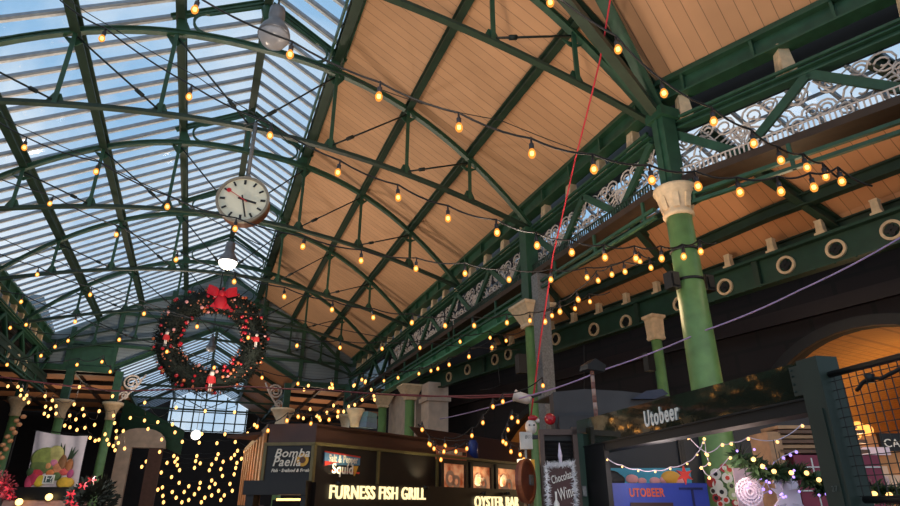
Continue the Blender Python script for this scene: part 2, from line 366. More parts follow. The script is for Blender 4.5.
def wall_truss(label, p, q, panels, inward, scroll=True, cm_=None):
    """riveted parallel truss between two columns: chords, zigzag diagonals, iron scrollwork behind them"""
    p = V(p); q = V(q); L = (q - p).length; d = (q - p).normalized(); i = V(inward)
    t = thing('lattice_girder', label, 'girder', p); Z = V((0, 0, 1))
    b = MB(); b.ibeam(P3(i*.0, ZT), P3(d*L, ZT), .2, .16, .03); b.bar(P3(i*.12, ZT+.13), P3(d*L+i*.12, ZT+.13), .06, .05, i); b.build('top_chord', GREEN, t)
    b = MB(); b.bar(P3(i*.02, ZB-.06), P3(d*L+i*.02, ZB-.06), .42, .05, i); b.bar(P3(i*.2, ZB-.01), P3(d*L+i*.2, ZB-.01), .05, .13, i); b.bar(P3(-i*.2, ZB-.01), P3(d*L-i*.2, ZB-.01), .05, .13, i); b.build('bottom_chord', cm_ or FASCIA, t)
    w = L / panels
    for k in range(panels):
        a = P3(d * w * k, ZT - .08 if k % 2 == 0 else ZB + .12); c = P3(d * w * (k + 1), ZB + .12 if k % 2 == 0 else ZT - .08)
        b = MB(); b.bar(a + i*.06, c + i*.06, .06, .15, i); b.bar(a, c, .12, .04, i); b.build('diagonal', GREEN, t)
        if scroll:
            b = MB(); up = k % 2
            # scrolls fill the triangle above / below the diagonal
            for f, g, r, fl in ((.2, .74, .2, 1), (.5, .4, .25, -1), (.86, .25, .2, 1), (.8, .74, .22, -1), (.3, .22, .17, -1), (.55, .8, .15, 1), (.08, .35, .16, 1), (.97, .5, .14, -1)):
                ff = f if not up else 1 - f
                spiral(b, P3(d * w * (k + ff) - i * .02, ZB + .12 + g * (ZT - ZB - .25)), d, Z, r, 1.9, fl if not up else -fl)
            pts = [P3(d * w * (k + (x if not up else 1 - x)) - i*.02, ZB + .2 + y * .85) for x, y in ((.02, .95), (.2, .55), (.45, .75), (.62, .35), (.85, .5), (.98, .05))]
            cur = []
            for n in range(31):
                s = n / 30 * 5; j = min(int(s), 4); f = s - j; f = f * f * (3 - 2 * f); cur.append(pts[j].lerp(pts[j + 1], f))
            b.tube(cur, .019, 5); b.tube([p + V((0, 0, .16)) - i * .01 for p in cur[::-1]], .014, 5); b.build('scrollwork', SCROLL, t)
    b = MB(); n = int(L / .075) if scroll else 0
    for k in range(n):
        c = d * (L * (k + .5) / n); b.bar(P3(c + i*.2, ZB + .05), P3(c + i*.2, ZB + .2), .022, .025, i)
    b.bar(P3(i*.2, ZB + .21), P3(d*L + i*.2, ZB + .21), .025, .02, i); b.build('comb_rail', SCROLL if scroll and q.y < 8 else DKGREEN, t)
    b = MB()
    for z in (ZB - .36, ZB - .52): b.bar(P3(i*.22, z), P3(d*L + i*.22, z), .07, .06, i)
    for k in range(int(L / 1.6) + 1): c = d * min(1.6 * k + .3, L - .05); b.bar(P3(c + i*.22, ZB - .55), P3(c + i*.22, ZB - .08), .06, .05, d)
    b.build('hanging_rail', GREEN, t)
    return t
wall_truss('green lattice girder with scrollwork between the round and square-capped columns', (7.4, 7.7, 0), (7.4, 12.4, 0), 4, (-1, 0, 0))
wall_truss('green lattice girder with scrollwork just beyond the square-capped column', (7.4, 12.5, 0), (7.4, 17.55, 0), 4, (-1, 0, 0))
wall_truss('green lattice girder farther along, above the two distant columns', (7.4, 17.65, 0), (7.4, 25.5, 0), 6, (-1, 0, 0))
wall_truss('green lattice girder farthest away, joining the end wall', (7.4, 25.6, 0), (7.4, Y1, 0), 6, (-1, 0, 0), False)
wall_truss('green lattice girder with scrollwork nearest the camera, right of the round column', K + RD * .2, K + RD * 6.2, 5, RN)
wall_truss('dark green lattice girder along the left side below the roof glass', (-7.4, 15, 0), (-7.4, Y1, 0), 14, (1, 0, 0), False, DKGREEN)
# cream corbel blocks standing on the girders
def corbel_mesh():
    b = MB(); b.lathe([(.14, 0), (.14, .05), (.125, .08), (.09, .58), (.105, .6), (.105, .66), (.08, .68)], sq=True)
    b.bar((-.12, 0, .1), (-.1, 0, .5), .07, .02, (0, 1, 0)); return b.mesh('corbel', CREAM)
cm = corbel_mesh()
def corbel(p, label, group, rz=0, flip=False):
    o = bpy.data.objects.new('corbel_block', cm); C.objects.link(o); o.location = p; o.rotation_euler = (0, 0, rz); tag(o, label, 'corbel', group)
y = 8.44
while y < Y1 - .5:
    corbel((7.58, y, 8.62), 'small cream corbel block on the long right-hand girder under the eave', 'cream corbels along the long girder'); y += 1.2
for k, l in enumerate(('small cream corbel just right of the big round column', 'cream corbel standing alone over the nearest girder', 'cream corbel at the extreme right of the nearest girder')):
    p = K + RD * (.45 + 1.8 * k); corbel((p.x + .1, p.y, 8.6), l, None, -.4)
y = 20
while y < Y1 - .5:
    corbel((-7.58, y, 8.62), 'small cream corbel block on the left girder below the roof glass', 'cream corbels along the left girder', PI); y += 1.2
# dark back of the gutter behind the corbels
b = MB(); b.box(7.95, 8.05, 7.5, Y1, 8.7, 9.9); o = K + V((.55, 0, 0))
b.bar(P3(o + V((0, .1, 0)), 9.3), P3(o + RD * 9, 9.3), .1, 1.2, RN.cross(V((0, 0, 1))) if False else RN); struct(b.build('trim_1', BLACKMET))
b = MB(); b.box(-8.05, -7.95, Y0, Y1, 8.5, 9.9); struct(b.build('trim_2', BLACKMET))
# ================================================================== columns
KC = K + V((-.13, -.26, 0))
t = thing('round_column', 'tall green round iron column with a big cream capital, black boxes strapped on', 'column', KC)
b = MB(); b.lathe([(.34, 0), (.34, .5), (.27, .6), (.26, 1.2), (.24, 4), (.215, 6.6)], 24); b.build('shaft', COLGREEN, t)
b = MB(); b.lathe([(.23, 6.56), (.265, 6.58), (.265, 6.63), (.235, 6.67), (.245, 6.76), (.285, 6.9), (.33, 6.98), (.34, 7.0), (.34, 7.04), (.375, 7.07), (.375, 7.12), (.32, 7.15)], 24)
for k in range(8):
    a = 2*PI*k/8; u = V((math.cos(a), math.sin(a), 0)); b.bar(u * .25 + V((0, 0, 6.69)), u * .3 + V((0, 0, 6.94)), .1, .03, u.cross(V((0, 0, 1))))
b.build('capital', CREAM, t)
b = MB(); b.box(-.15, .15, -.15, .15, 7.15, 8.75); b.box(-.22, .22, -.22, .22, 8.6, 8.8); b.box(-.19, .19, -.03, .03, 7.2, 8.7); b.build('head_post', GREEN, t)
for z in (5.35, 5.9):
    b = MB(); b.lathe([(.238, 0), (.245, .01), (.245, .04), (.238, .05)], 20, (0, 0, z)); b.build('strap', BLACKMET, t)
for u, v in ((672, 281), (707, 284)):
    p = at(u, v, y=7.24) - KC; b = MB(); b.box(p.x-.09, p.x+.09, p.y-.09, p.y+.09, p.z-.14, p.z+.14); b.box(p.x-.06, p.x+.06, p.y-.11, p.y-.09, p.z-.1, p.z+.1); b.build('speaker_box', BLACKMET, t)
def square_column(label, p, z0, ztop, w=.17, cap=.2, m=COLGREEN):
    t = thing('iron_column', label, 'column', p)
    b = MB(); b.lathe([(w + .06, z0), (w + .06, z0 + .4), (w, z0 + .5), (w, ztop - .55)], 12); b.build('shaft', m, t)
    b = MB(); b.lathe([(w + .01, ztop - .58), (w + .03, ztop - .54), (w + .02, ztop - .48), (w + cap, ztop - .1), (w + cap + .04, ztop - .06), (w + cap + .04, ztop)], sq=True); b.build('capital', CREAM, t)
    return t
t = square_column('green column with a flared square cream capital behind the grey post', (7.22, 12.45, 0), 0, 6.5, .2)
b = MB(); b.box(-.17, .17, -.17, .17, 6.55, 8.6); b.build('head_post', GREEN, t)
p = at(521, 364, y=12.2) - V((7.22, 12.45, 0)); b = MB(); b.box(p.x-.1, p.x+.1, p.y-.1, p.y+.1, p.z-.22, p.z+.22); b.build('junction_box', BLACKMET, t)
square_column('nearer of two distant green columns above the kiosk roof', (7.4, 22.6, 0), 0, 6.25, .19)
square_column('farther of two distant green columns above the kiosk roof', (7.4, 26.5, 0), 0, 6.5, .19)
# grey box post
a = at(537.5, 275, y=12.0)
b = MB(); b.box(-.15, .15, -.15, .15, 0, a.z); o = b.build('grey_post', GALV); o.location = (7.22, 12.0, 0); tag(o, 'speckled grey square steel post in front of the square-capped column', 'post')
# deep plate girder on the lower columns
b = MB(); b.ibeam((0, 0, 0), (0, 13.6, 0), .34, .5, .05)
t = thing('plate_girder', 'deep bright green plate girder running from the square-capped column to the distant columns', 'girder', (7.4, 12.6, 6.78))
BRG = mat('bright_green_iron', lin(84, 146, 108), .4, 0, .2, 4)
b.build('web', BRG, t)
for k in range(10): bb = MB(); bb.box(-.15, -.01, .6+1.3*k, .64+1.3*k, -.2, .2); bb.build('stiffener', BRG, t)
# ================================================================== side aisle on the right
AGREEN = mat('aisle_green_iron', lin(34, 66, 50), .5, 0, .2, 4)
gx = lambda y: 10.62 - (y - 5.82) * .157
G = lambda y: V((gx(y), y, 0))
GD = (G(10) - G(0)).normalized(); GN = V((-GD.y, GD.x, 0)).normalized()
if GN.x > 0: GN = -GN
t = thing('plate_girder', 'green girder pierced with cream-rimmed quatrefoil holes below the aisle roof', 'girder', G(1))
def girder_panel(b, y0, y1): b.prism([P3(G(y0) - G(1), 6.03), P3(G(y1) - G(1), 6.03), P3(G(y1) - G(1), 6.58), P3(G(y0) - G(1), 6.58)], -GN * .05)
b = MB(); girder_panel(b, 1, 23); b.bar(P3((0, 0), 6.02), P3(G(23) - G(1), 6.02), .24, .04, GN); b.bar(P3((0, 0), 6.59), P3(G(23) - G(1), 6.59), .3, .06, GN)
for k in range(60): c = GD * (.3 + .37 * k) + GN * .13; b.ball(P3(c, 5.99), .022, 5, 4)
b.build('web', AGREEN, t)
for y in (2, 4.9, 8.3, 11.5, 15.5, 18.3): b = MB(); c = G(y) - G(1) + GN * .06; b.bar(P3(c, 6.04), P3(c, 6.57), .12, .08, GD); b.build('stiffener', DKGREEN, t)
CIRC = ((892,230),(836,249),(786,265),(725,287),(680,304),(626,322),(594,329.5),(555.8,339),(508.3,354.4),(495,359.7),(467.6,369.7),(449,377))
for k, (u, v) in enumerate(CIRC):
    p = at_plane(u, v, P3(G(1), 6.3) + GN * .02, GN) - G(1); b = MB(); U = GD; W = V((0, 0, 1)); b.smooth = False
    b.ring(p, U, W, .185, .135, .06, 24); o = b.build('quatrefoil_rim', CREAM, t)
    b = MB(); q = p + GN * .016
    for dx, dz in ((.062, 0), (-.062, 0), (0, .062), (0, -.062)): b.disc(q + U * dx + W * dz, U, W, .05, .02, 14)
    b.build('quatrefoil_hole', BLACKMET, o)
sc = MB(); sc.lathe([(.1, 0), (.1, .04), (.07, .06), (.06, .26), (.07, .28), (.07, .3)], sq=True); scm = sc.mesh('small_corbel', CREAM)
for k in range(17):
    y = 2.0 + k * .98
    o = bpy.data.objects.new('corbel_block', scm); C.objects.link(o); p = G(y) + GN * .05; o.location = (p.x, p.y, 6.62); o.rotation_euler = (0, 0, math.atan2(GD.y, GD.x)); tag(o, 'tiny cream corbel block on top of the quatrefoil girder', 'corbel', 'corbels on the quatrefoil girder')
b = MB(); p = at(655, 330, y=10.6); t = square_column('slim green column carrying the quatrefoil girder behind the big round column', (p.x, 10.6, 0), 0, 5.95, .12, .03)
p2 = at(649, 362, y=10.3) - V((p.x, 10.6, 0)); b.box(p2.x-.09, p2.x+.09, p2.y-.08, p2.y+.08, p2.z-.2, p2.z+.2); b.build('junction_box', BLACKMET, t)
# lean-to roof of the aisle: glass strip above, boards below
WT = [(K + RD * 7 + V((.6, 0, 0)), G(0)), (K + V((.6, 0, 0)), G(7.5)), (V((8.0, 12.4, 0)), G(12.4)), (V((8.0, 18, 0)), G(18))]
zt, zl, fr = 8.75, 6.95, .4
TIMBER_A = boards('aisle_boards', lin(214, 152, 106), tuple(GD), .25)
gl = MB(); tb = MB(); gb = MB()
for (w0, g0), (w1, g1) in zip(WT, WT[1:]):
    a, bq = P3(w0, zt), P3(w1, zt); c, d = P3(g1 - GN*.3, zl), P3(g0 - GN*.3, zl); m1 = bq.lerp(c, fr); m0 = a.lerp(d, fr)
    gl.quad(a, bq, m1, m0); tb.prism([m0, m1, c, d], (0, 0, .06))
    n = int((w1 - w0).length / .45)
    for k in range(n): gb.bar(a.lerp(bq, k / n), m0.lerp(m1, k / n), .06, .06)
    for f in (.33, .66): gb.bar(a.lerp(m0, f), bq.lerp(m1, f), .05, .05)
wdw = struct(gl.build('window_3', GLASS)); gb.build('glazing_bars', BARS, wdw); struct(tb.build('ceiling', TIMBER_A))
def aisle_line(f): return [P3(w, zt).lerp(P3(g - GN*.3, zl), f) for w, g in WT]
for f, l, h in ((fr, 'dark green beam between the aisle glass strip and the aisle boards', .16), (.72, 'dark purlin halfway down the boarded aisle ceiling on the right', .24), (.99, 'dark beam at the foot of the aisle boards above the quatrefoil girder', .26)):
    q = aisle_line(f); b = MB()
    for p0, p1 in zip(q, q[1:]): b.ibeam(p0 - V((0,0,h/2+.06)) - q[0], p1 - V((0,0,h/2+.06)) - q[0], .2, h, .03)
    o = b.build('aisle_purlin', DKGREEN); o.location = q[0]; tag(o, l, 'beam')
for k, (y, yw) in enumerate(((3.6, 4.6), (6.7, 7.2), (10.3, 10), (14, 14), (17.4, 17.4))):
    w = V((8.0, yw, 0)) if yw > 7.5 else K + RD * ((7.5 - yw) / .917) + V((.6, 0, 0)); g = G(y) - GN * .3
    b = MB(); a = P3(w, zt - .15); b.ibeam((0, 0, 0), P3(g, zl - .15) - a, .16, .24, .03); o = b.build('aisle_rafter', DKGREEN); o.location = a
    tag(o, ('dark rafter across the aisle boards at the right edge', 'dark rafter across the aisle boards right of the round column', 'dark rafter across the aisle boards left of the round column', 'dark rafter across the aisle boards above the square capital', 'dark rafter across the far end of the aisle boards')[k], 'beam')
# ================================================================== viaduct wall with two lit arches
VX = lambda y: 12.2 - (y - 5.82) * .157
VO = V((VX(0), 0, 0)); VD = GD; VNn = V((-VD.y, VD.x, 0))
if VNn.x > 0: VNn = -VNn
def vs(p): return (p - VO).dot(VD)
A1c = vs(at_plane(880, 328, VO, VNn)); 
def arch_pts(sc_, zc, r, squash=1, n=20): return [(sc_ - r * math.cos(PI * k / n), zc + r * squash * math.sin(PI * k / n)) for k in range(n + 1)]
a1s, a1r, a1z, a1q = vs(V((VX(7.75), 7.75, 0))), 2.3, 3.2, .86
a2top = vs(V((VX(17.0), 17.0, 0))); a2s, a2r, a2z, a2q = vs(V((VX(16.6), 16.6, 0))), 3.9, 2.6, .62
outl = [(-6, 0)]
for s_, z_, r_, q_ in ((a1s, a1z, a1r, a1q), (a2s, a2z, a2r, a2q)):
    outl += [(s_ - r_, 0)] + arch_pts(s_, z_, r_, q_) + [(s_ + r_, 0)]
outl += [(30, 0), (30, 10.5), (16.5, 10.5), (16.5, 7.3), (-6, 7.3)]
w3 = lambda s, z, n=0: VO + VD * s - VNn * n + V((0, 0, z))
b = MB(); b.prism([w3(s, z) for s, z in outl], -VNn * .3); struct(b.build('wall_right', DARKWALL))
VAULT = bricks('arch_brick', lin(206, 146, 74), lin(192, 130, 64), lin(170, 116, 62), 1.6)
for s_, z_, r_, q_ in ((a1s, a1z, a1r, a1q), (a2s, a2z, a2r, a2q)):
    pts = [(s_ - r_, 0)] + arch_pts(s_, z_, r_, q_) + [(s_ + r_, 0)]
    b = MB()
    for (s0, z0), (s1, z1) in zip(pts, pts[1:]): b.quad(w3(s0, z0, .3), w3(s1, z1, .3), w3(s1, z1, 6), w3(s0, z0, 6))
    b.f.append(list(range(0)) or [0, 1, 2]); b.f.pop()
    b.add([w3(s, z, 6) for s, z in pts], [list(range(len(pts)))]); struct(b.build('wall_right', VAULT))
    b = MB(); R = [w3(s, z, -.02) for s, z in arch_pts(s_, z_, r_ + .12, q_ * 1.0)]; b.sweep(R, VNn, .1, .22); o = b.build('arch_ring', BLACKMET)
    tag(o, 'black ring edging the wide orange-lit arch at the right' if s_ == a1s else 'black ring edging the orange-lit arch behind the kiosk', 'arch')
    L = bpy.data.lights.new('arch_lamp', 'POINT'); L.energy = 95; L.color = (1, .72, .38); L.shadow_soft_size = .25; lo = bpy.data.objects.new('arch_lamp', L); C.objects.link(lo); lo.location = w3(s_, z_ + .2, 2.6)
# horizontal plates on the viaduct face
for k, z in enumerate((6.9, 5.75)):
    b = MB(); b.bar(w3(-5, z, -.06), w3(28, z, -.06), .12, .3, VNn); struct(b.build('trim_%d' % (3 + k), mat('dark_plate%d' % k, lin(34, 20, 21), .5)))
# ================================================================== end wall of the nave and the lower roof beyond
GABLE = boards('grey_green_boards', lin(134, 146, 152), (0, 0, 1), .16, .6, .08)
Yg = Y1 + .1
ap, k2, hw2 = 10.68, .55, 4.5
zb = 8.1
low = lambda x: max(zb, ap - k2 * abs(x))
b = MB(); xs = sorted(set([-13, -8.3, -7.4, -5.6, -hw2 - .2, -4.69, -3, -1.5, 0, 1.5, 3, 4.69, hw2 + .2, 5.6, 7.4, 8.3, 13]))
for x0, x1 in zip(xs, xs[1:]): b.prism([V((x0, Yg, low(x0))), V((x1, Yg, low(x1))), V((x1, Yg, max(roof(x1), 9.4) + .135 + 2 * (x1 > 8.2 or x1 < -8.2))), V((x0, Yg, max(roof(x0), 9.4) + .135 + 2 * (x0 > 8.2 or x0 < -8.2)))], (0, .08, 0))
struct(b.build('wall_back', GABLE))
t = thing('gable_frame', 'green iron frame of posts and rails on the grey boarded end wall', 'frame', (0, Yg - .06, 0))
for x in (-6.6, -4.6, -2.4, 2.4, 4.6, 6.6): b = MB(); b.ibeam((x, 0, low(x)), (x, 0, min(roof(x), 13.4)), .2, .14, .03, (1, 0, 0)); b.build('post', GREEN, t)
b = MB(); b.box(-8, -4.5, -.1, .1, zb - .2, zb + .08); b.build('rail', GREEN, t); b = MB(); b.box(4.5, 8, -.1, .1, zb - .2, zb + .08); b.build('rail', GREEN, t)
for s in (-1, 1): b = MB(); b.ibeam((0, 0, ap), (s * hw2, 0, ap - k2 * hw2), .2, .24, .03, (0, 1, 0)); b.build('raking_rail', GREEN, t)
for s in (-1, 1): b = MB(); b.bar((s*2.4, -.03, 10.9), (s*7.3, -.03, 10.0 if abs(s) < 0 else 9.3), .1, .06, (0, 1, 0)); b.build('brace', DKGREEN, t)
for z in (9.3, 11.0):
    for s in (-1, 1): x_ = min(7.6, (RZ - z) / SL); xi_ = max(0, (ap - z) / k2 + .2); MB().box(min(s*xi_, s*x_), max(s*xi_, s*x_), -.06, .06, z - .07, z + .07).build('rail', GREEN, t)
b = MB(); b.box(-6.6, -4.6, -.02, .02, zb + .1, 9.2); b.build('green_panel', GREEN, t)
for x, l in ((-4.2, 'green end-wall column left of the wreath with scroll bracket and round cream capital'), (4.0, 'green end-wall column right of the wreath above the kiosk corner'),
             (-6.3, 'green column just left of the fruit banner top'), (-8.1, 'green column at the far left edge behind the red flowers'), (7.3, 'green column at the right end of the end wall')):
    t = thing('iron_column', l, 'column', (x, Y1, 0)); b = MB(); b.lathe([(.28, 0), (.28, .5), (.22, .6), (.19, 5.7)], 14); b.build('shaft', GREEN if x > 5 else COLGREEN, t)
    b = MB(); b.lathe([(.2, 5.66), (.24, 5.7), (.22, 5.85), (.25, 6.05), (.4, 6.35), (.48, 6.38), (.48, 6.5)], 14); b.build('capital', CREAM, t)
    b = MB(); b.box(-.17, .17, -.17, .17, 6.5, 8.0); b.build('head_post', GREEN, t)
    if abs(x) < 5:
        b = MB(); s = 1 if x < 0 else -1
        spiral(b, V((s * .62, -.1, 7.5)), V((1, 0, 0)), V((0, 0, 1)), .4, 2.1, s, .05, 30); spiral(b, V((s * .42, -.1, 6.85)), V((1, 0, 0)), V((0, 0, 1)), .22, 1.6, -s, .045, 24)
        b.tube([(s*.17, -.1, 6.55), (s*.3, -.1, 6.62), (s*.6, -.1, 6.95), (s*.9, -.1, 7.35), (s*1.2, -.1, 7.95)], .05, 6); b.build('scroll_bracket', SCROLL, t)
# lower roof
Y2 = 52.5; roof2 = lambda x: ap + .15 - k2 * abs(x)
roof_window('window_4', -4.6, -.05, Yg + .2, Y2, roof2, .75); roof_window('window_5', .05, 2.3, Yg + .2, Y2, roof2, .75)
TIMBER_E = boards('far_boards', lin(178, 126, 92), (0, 1, 0), .3)
b = MB(); b.prism([(2.3, Yg + .2, roof2(2.3) + .1), (4.7, Yg + .2, roof2(4.7) + .1), (4.7, Y2, roof2(4.7) + .1), (2.3, Y2, roof2(2.3) + .1)], (0, 0, .06))
b.prism([(4.6, Yg + .2, 8.4), (14, Yg + .2, 8.15), (14, Y2, 8.15), (4.6, Y2, 8.4)], (0, 0, .06)); b.prism([(-4.6, Yg + .2, 8.4), (-14, Yg + .2, 8.15), (-14, Y2, 8.15), (-4.6, Y2, 8.4)], (0, 0, .06))
struct(b.build('ceiling', TIMBER_E))
t = thing('far_roof_frame', 'dark iron frame of the lower roof seen beyond the wreath', 'frame', (0, Yg, 0))
for x in (-4.5, -2.3, 0, 2.3, 4.5): b = MB(); b.bar((x, .3, roof2(x) - .05), (x, Y2 - Yg, roof2(x) - .05), .16, .24); b.build('purlin', DKGREEN, t)
for k in range(1, 4):
    y = k * (Y2 - Yg) / 4
    b = MB(); b.bar((0, y, roof2(0)), (-4.5, y, roof2(4.5)), .12, .2, (0, 1, 0)); b.bar((0, y, roof2(0)), (4.5, y, roof2(4.5)), .12, .2, (0, 1, 0)); b.build('rafter', DKGREEN, t)
    b = MB(); b.bar((-4.4, y, 8.25), (4.4, y, 8.25), .1, .12); b.bar((0, y, 8.3), (0, y, 10.6), .08, .08); b.bar((0, y, 8.3), (2.3, y, 9.4), .06, .06); b.bar((0, y, 8.3), (-2.3, y, 9.4), .06, .06); b.build('tie', DKGREEN, t)
for y in (2.2, 5.2, 8.4, 12, 16): MB().bar((4.6, y, 8.28), (13.4, y, 8.05), .14, .2, (0, 1, 0)).build('aisle_rafter', BLACKMET, t); MB().bar((-4.6, y, 8.28), (-13.4, y, 8.05), .14, .2, (0, 1, 0)).build('aisle_rafter', BLACKMET, t)
for x, z in ((6.2, 8.25), (7.8, 8.2), (9.6, 8.18), (-6.5, 8.25), (-8.5, 8.2), (-10.4, 8.18)): b = MB(); b.bar((x, .3, z), (x, Y2 - Yg, z), .12, .18); b.build('aisle_purlin', BLACKMET, t)
# glazed end of the lower roof
b = MB(); pg = [(-2.6, 7.2), (3.3, 7.2), (3.3, roof2(3.3)), (0, roof2(0)), (-2.6, roof2(2.6))]; b.prism([V((x, Y2, z)) for x, z in pg], (0, .02, 0)); w = struct(b.build('window_6', GLASS))
b = MB()
for k in range(-3, 5): x = k * .8; b.bar((x, Y2 - .05, 7.2), (x, Y2 - .05, roof2(x)), .1, .1, (1, 0, 0))
for z in (7.25, 7.9, 8.7): b.bar((-2.6, Y2 - .05, z), (3.3, Y2 - .05, z), .1, .08, (0, 1, 0))
b.build('window_frame', DKGREEN, w)
BLK = mat('near_black_wall', lin(34, 27, 25), .8)  # near-black brown for the far wall, left wall and left ceiling
b = MB(); b.box(-22, 24, Y2 + .1, Y2 + .4, 0, 7.2); b.box(-22, -2.6, Y2 + .1, Y2 + .4, 7.2, 9.6); b.box(3.3, 24, Y2 + .1, Y2 + .4, 7.2, 9.2); struct(b.build('wall_far', BLK))
b = MB(); b.box(-12.6, -12.3, 12, Y2, 0, 9.2); struct(b.build('wall_left', BLK))
b = MB(); b.prism([(-7.9, 12, 8.6), (-12.4, 12, 7.4), (-12.4, Yg, 7.4), (-7.9, Yg, 8.6)], (0, 0, .08)); struct(b.build('ceiling', BLK))
FLOOR = mat('stone_floor', lin(120, 112, 104), .5, 0, .2, 1.5)
b = MB(); b.box(-40, 40, -40, 70, -.2, 0); struct(b.build('floor', FLOOR))
# left girder with rings over the fruit banner, and stone arch doorway at far left
t = thing('ring_girder', 'dark green girder with pale oval rings on the left side below the roof glass', 'girder', (-7.3, 24, 6.9))
b = MB(); b.box(-.06, .06, -9, 9.6, -.1, .75); b.build('web', DKGREEN, t)
for u, v in ((8, 351), (17, 361), (23, 373)):
    p = at(u, v, x=-7.22) - V((-7.3, 24, 6.9)); p.z = .32; b = MB(); b.ring(p, V((0, 1, 0)), V((0, 0, 1)), .24, .17, .05, 20); b.build('ring', CREAM, t)
gp = [at(130, 413, d=33), at(177, 440, d=33)]
t = thing('ring_girder', 'short green girder with four pale oval rings above the stone doorway', 'girder', gp[0]); d = gp[1] - gp[0]; dn = V((0, -1, 0))
b = MB(); b.prism([V((-.4, 0, -.7)), d + V((.3, 0, -.75)), d + V((.3, 0, .5)), V((-.4, 0, .7))], (0, .1, 0)); b.build('web', GREEN, t)
for u, v in ((137, 422), (145, 422), (157, 428), (165, 431)):
    p = at(u, v, d=33) - gp[0]; p.y = -.03; b = MB(); b.ring(p, V((.6, 0, 0)), V((0, 0, 1)), .3, .22, .06, 20); b.build('ring', CREAM, t)
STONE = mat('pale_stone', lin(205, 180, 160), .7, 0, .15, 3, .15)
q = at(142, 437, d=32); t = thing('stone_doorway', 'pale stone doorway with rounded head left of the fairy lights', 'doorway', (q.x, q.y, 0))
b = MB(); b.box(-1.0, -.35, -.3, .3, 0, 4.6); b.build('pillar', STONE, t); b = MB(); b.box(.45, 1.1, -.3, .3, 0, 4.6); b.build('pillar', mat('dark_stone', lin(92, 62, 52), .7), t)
b = MB(); b.prism([V((1.2*math.cos(PI*k/12), -.3, 4.6 + .95*math.sin(PI*k/12)**.7)) for k in range(13)], (0, .6, 0)); b.build('arch_head', STONE, t)
# ================================================================== clock
cpos = at(243, 200, y=12.3); WHITE = mat('clock_face', lin(238, 236, 214), .4, 0, .03); DARK = mat('clock_black', lin(28, 26, 26), .4); BRASS = mat('clock_copper_case', lin(112, 68, 46), .45, .2, .25)
cl = thing('clock', 'round white clock with copper case hanging on a pole below the glass roof', 'clock', cpos, -.22)
b = MB(); rimy = .0
U, W, N = V((1, 0, 0)), V((0, 0, 1)), V((0, -1, 0))
b.disc((0, .14, 0), U, W, .54, .28, 40); o = b.build('case', BRASS, cl)
b = MB(); b.ring((0, -.02, 0), U, W, .56, .505, .08, 40); b.build('bezel', mat('clock_bezel', lin(150, 140, 124), .4, .3), cl)
b = MB(); b.disc((0, -.012, 0), U, W, .52, .02, 40); fc = b.build('dial', WHITE, cl)
for k in range(12):
    a = PI*k/6; d = V((math.sin(a), 0, math.cos(a))); b = MB(); b.bar(d*.37 + N*.03, d*.475 + N*.03, .05 if k % 3 == 0 else .04, .008, d.cross(N)); b.build('hour_mark', DARK, fc)
for n, a, L, wd in (('hour_hand', math.radians(105), .3, .045), ('minute_hand', math.radians(166), .43, .032)):
    d = V((math.sin(a), 0, math.cos(a))); b = MB(); b.bar(-d*.1 + N*.045, d*L + N*.045, wd, .01, d.cross(N)); b.build(n, DARK, fc)
a = math.radians(-58); d = V((math.sin(a), 0, math.cos(a))); b = MB(); b.bar(-d*.12 + N*.06, d*.34 + N*.06, .014, .008, d.cross(N)); b.disc(d*.36 + N*.06, U, W, .05, .01, 16); b.build('second_hand', mat('clock_red', lin(200, 30, 35), .4), fc)
b = MB(); top = tie(0) - cpos.z; b.tube([(.0, .12, .55), (.0, .12, top + .1)], .045, 8); b.lathe([(.1, 0), (.07, .12)], 10, (0, .12, .55)); b.build('pole', GALV, cl)
b = MB(); b.tube([(-.25, .12, top), (0, .12, top + .12), (.25, .12, top)], .03, 6); b.build('hook', ROD, cl)
# ================================================================== dome lamps under the trusses
LGLASS_OFF = mat('frosted_lamp_glass', lin(150, 150, 155), .25, 0, .1, 5, 0, .6); LGLASS_ON = emit('lit_lamp_glass', (1, .93, .84), 3.2)
LAMPM = mat('lamp_grey_metal', lin(110, 112, 118), .4, .3, .15)
def dome_lamp(label, p, lit, ztop, sc=1):
    t = thing('pendant_lamp', label, 'lamp', p); t.scale = (sc, sc, sc)
    b = MB(); b.lathe([(.0, .62), (.1, .62), (.13, .6), (.14, .42), (.12, .36), (.15, .28), (.24, .14), (.27, .04), (.275, 0), (.25, 0)], 20); b.build('shade', LAMPM, t)
    b = MB(); b.lathe([(.262, .03), (.255, -.05), (.2, -.15), (.1, -.21), (0, -.225)], 20); b.build('glass_dome', LGLASS_ON if lit else LGLASS_OFF, t)
    b = MB(); b.tube([(0, 0, .6), (0, 0, (ztop - p.z) / sc)], .018, 6); b.lathe([(.05, .6), (.03, .72)], 8); b.build('hanger', ROD, t)
    if lit:
        L = bpy.data.lights.new('pendant_glow', 'POINT'); L.energy = 180; L.color = (1, .86, .68); L.shadow_soft_size = .25
        lo = bpy.data.objects.new('pendant_glow', L); C.objects.link(lo); lo.location = p - V((0, 0, .5))
    return t
dome_lamp('unlit grey dome lamp high up near the top of the picture', at(274, 36, y=7.5), False, 9.9, .88)
dome_lamp('lit white dome lamp below the clock', at(228, 262, y=17.5), True, 9.9)
dome_lamp('pale unlit dome lamp seen through the middle of the wreath', at(211, 348, y=28.1), False, 9.9, .8)
gb_ = at(196, 435, y=28.1); o = thing('globe_lamp', 'small round white globe lamp below the glazed far end', 'lamp', gb_); MB().ball((0, 0, 0), .2, 14, 10).build('globe', LGLASS_ON, o); MB().tube([(0, 0, .18), (0, 0, tie(gb_.x) - gb_.z)], .012, 5).build('cord', ROD, o)
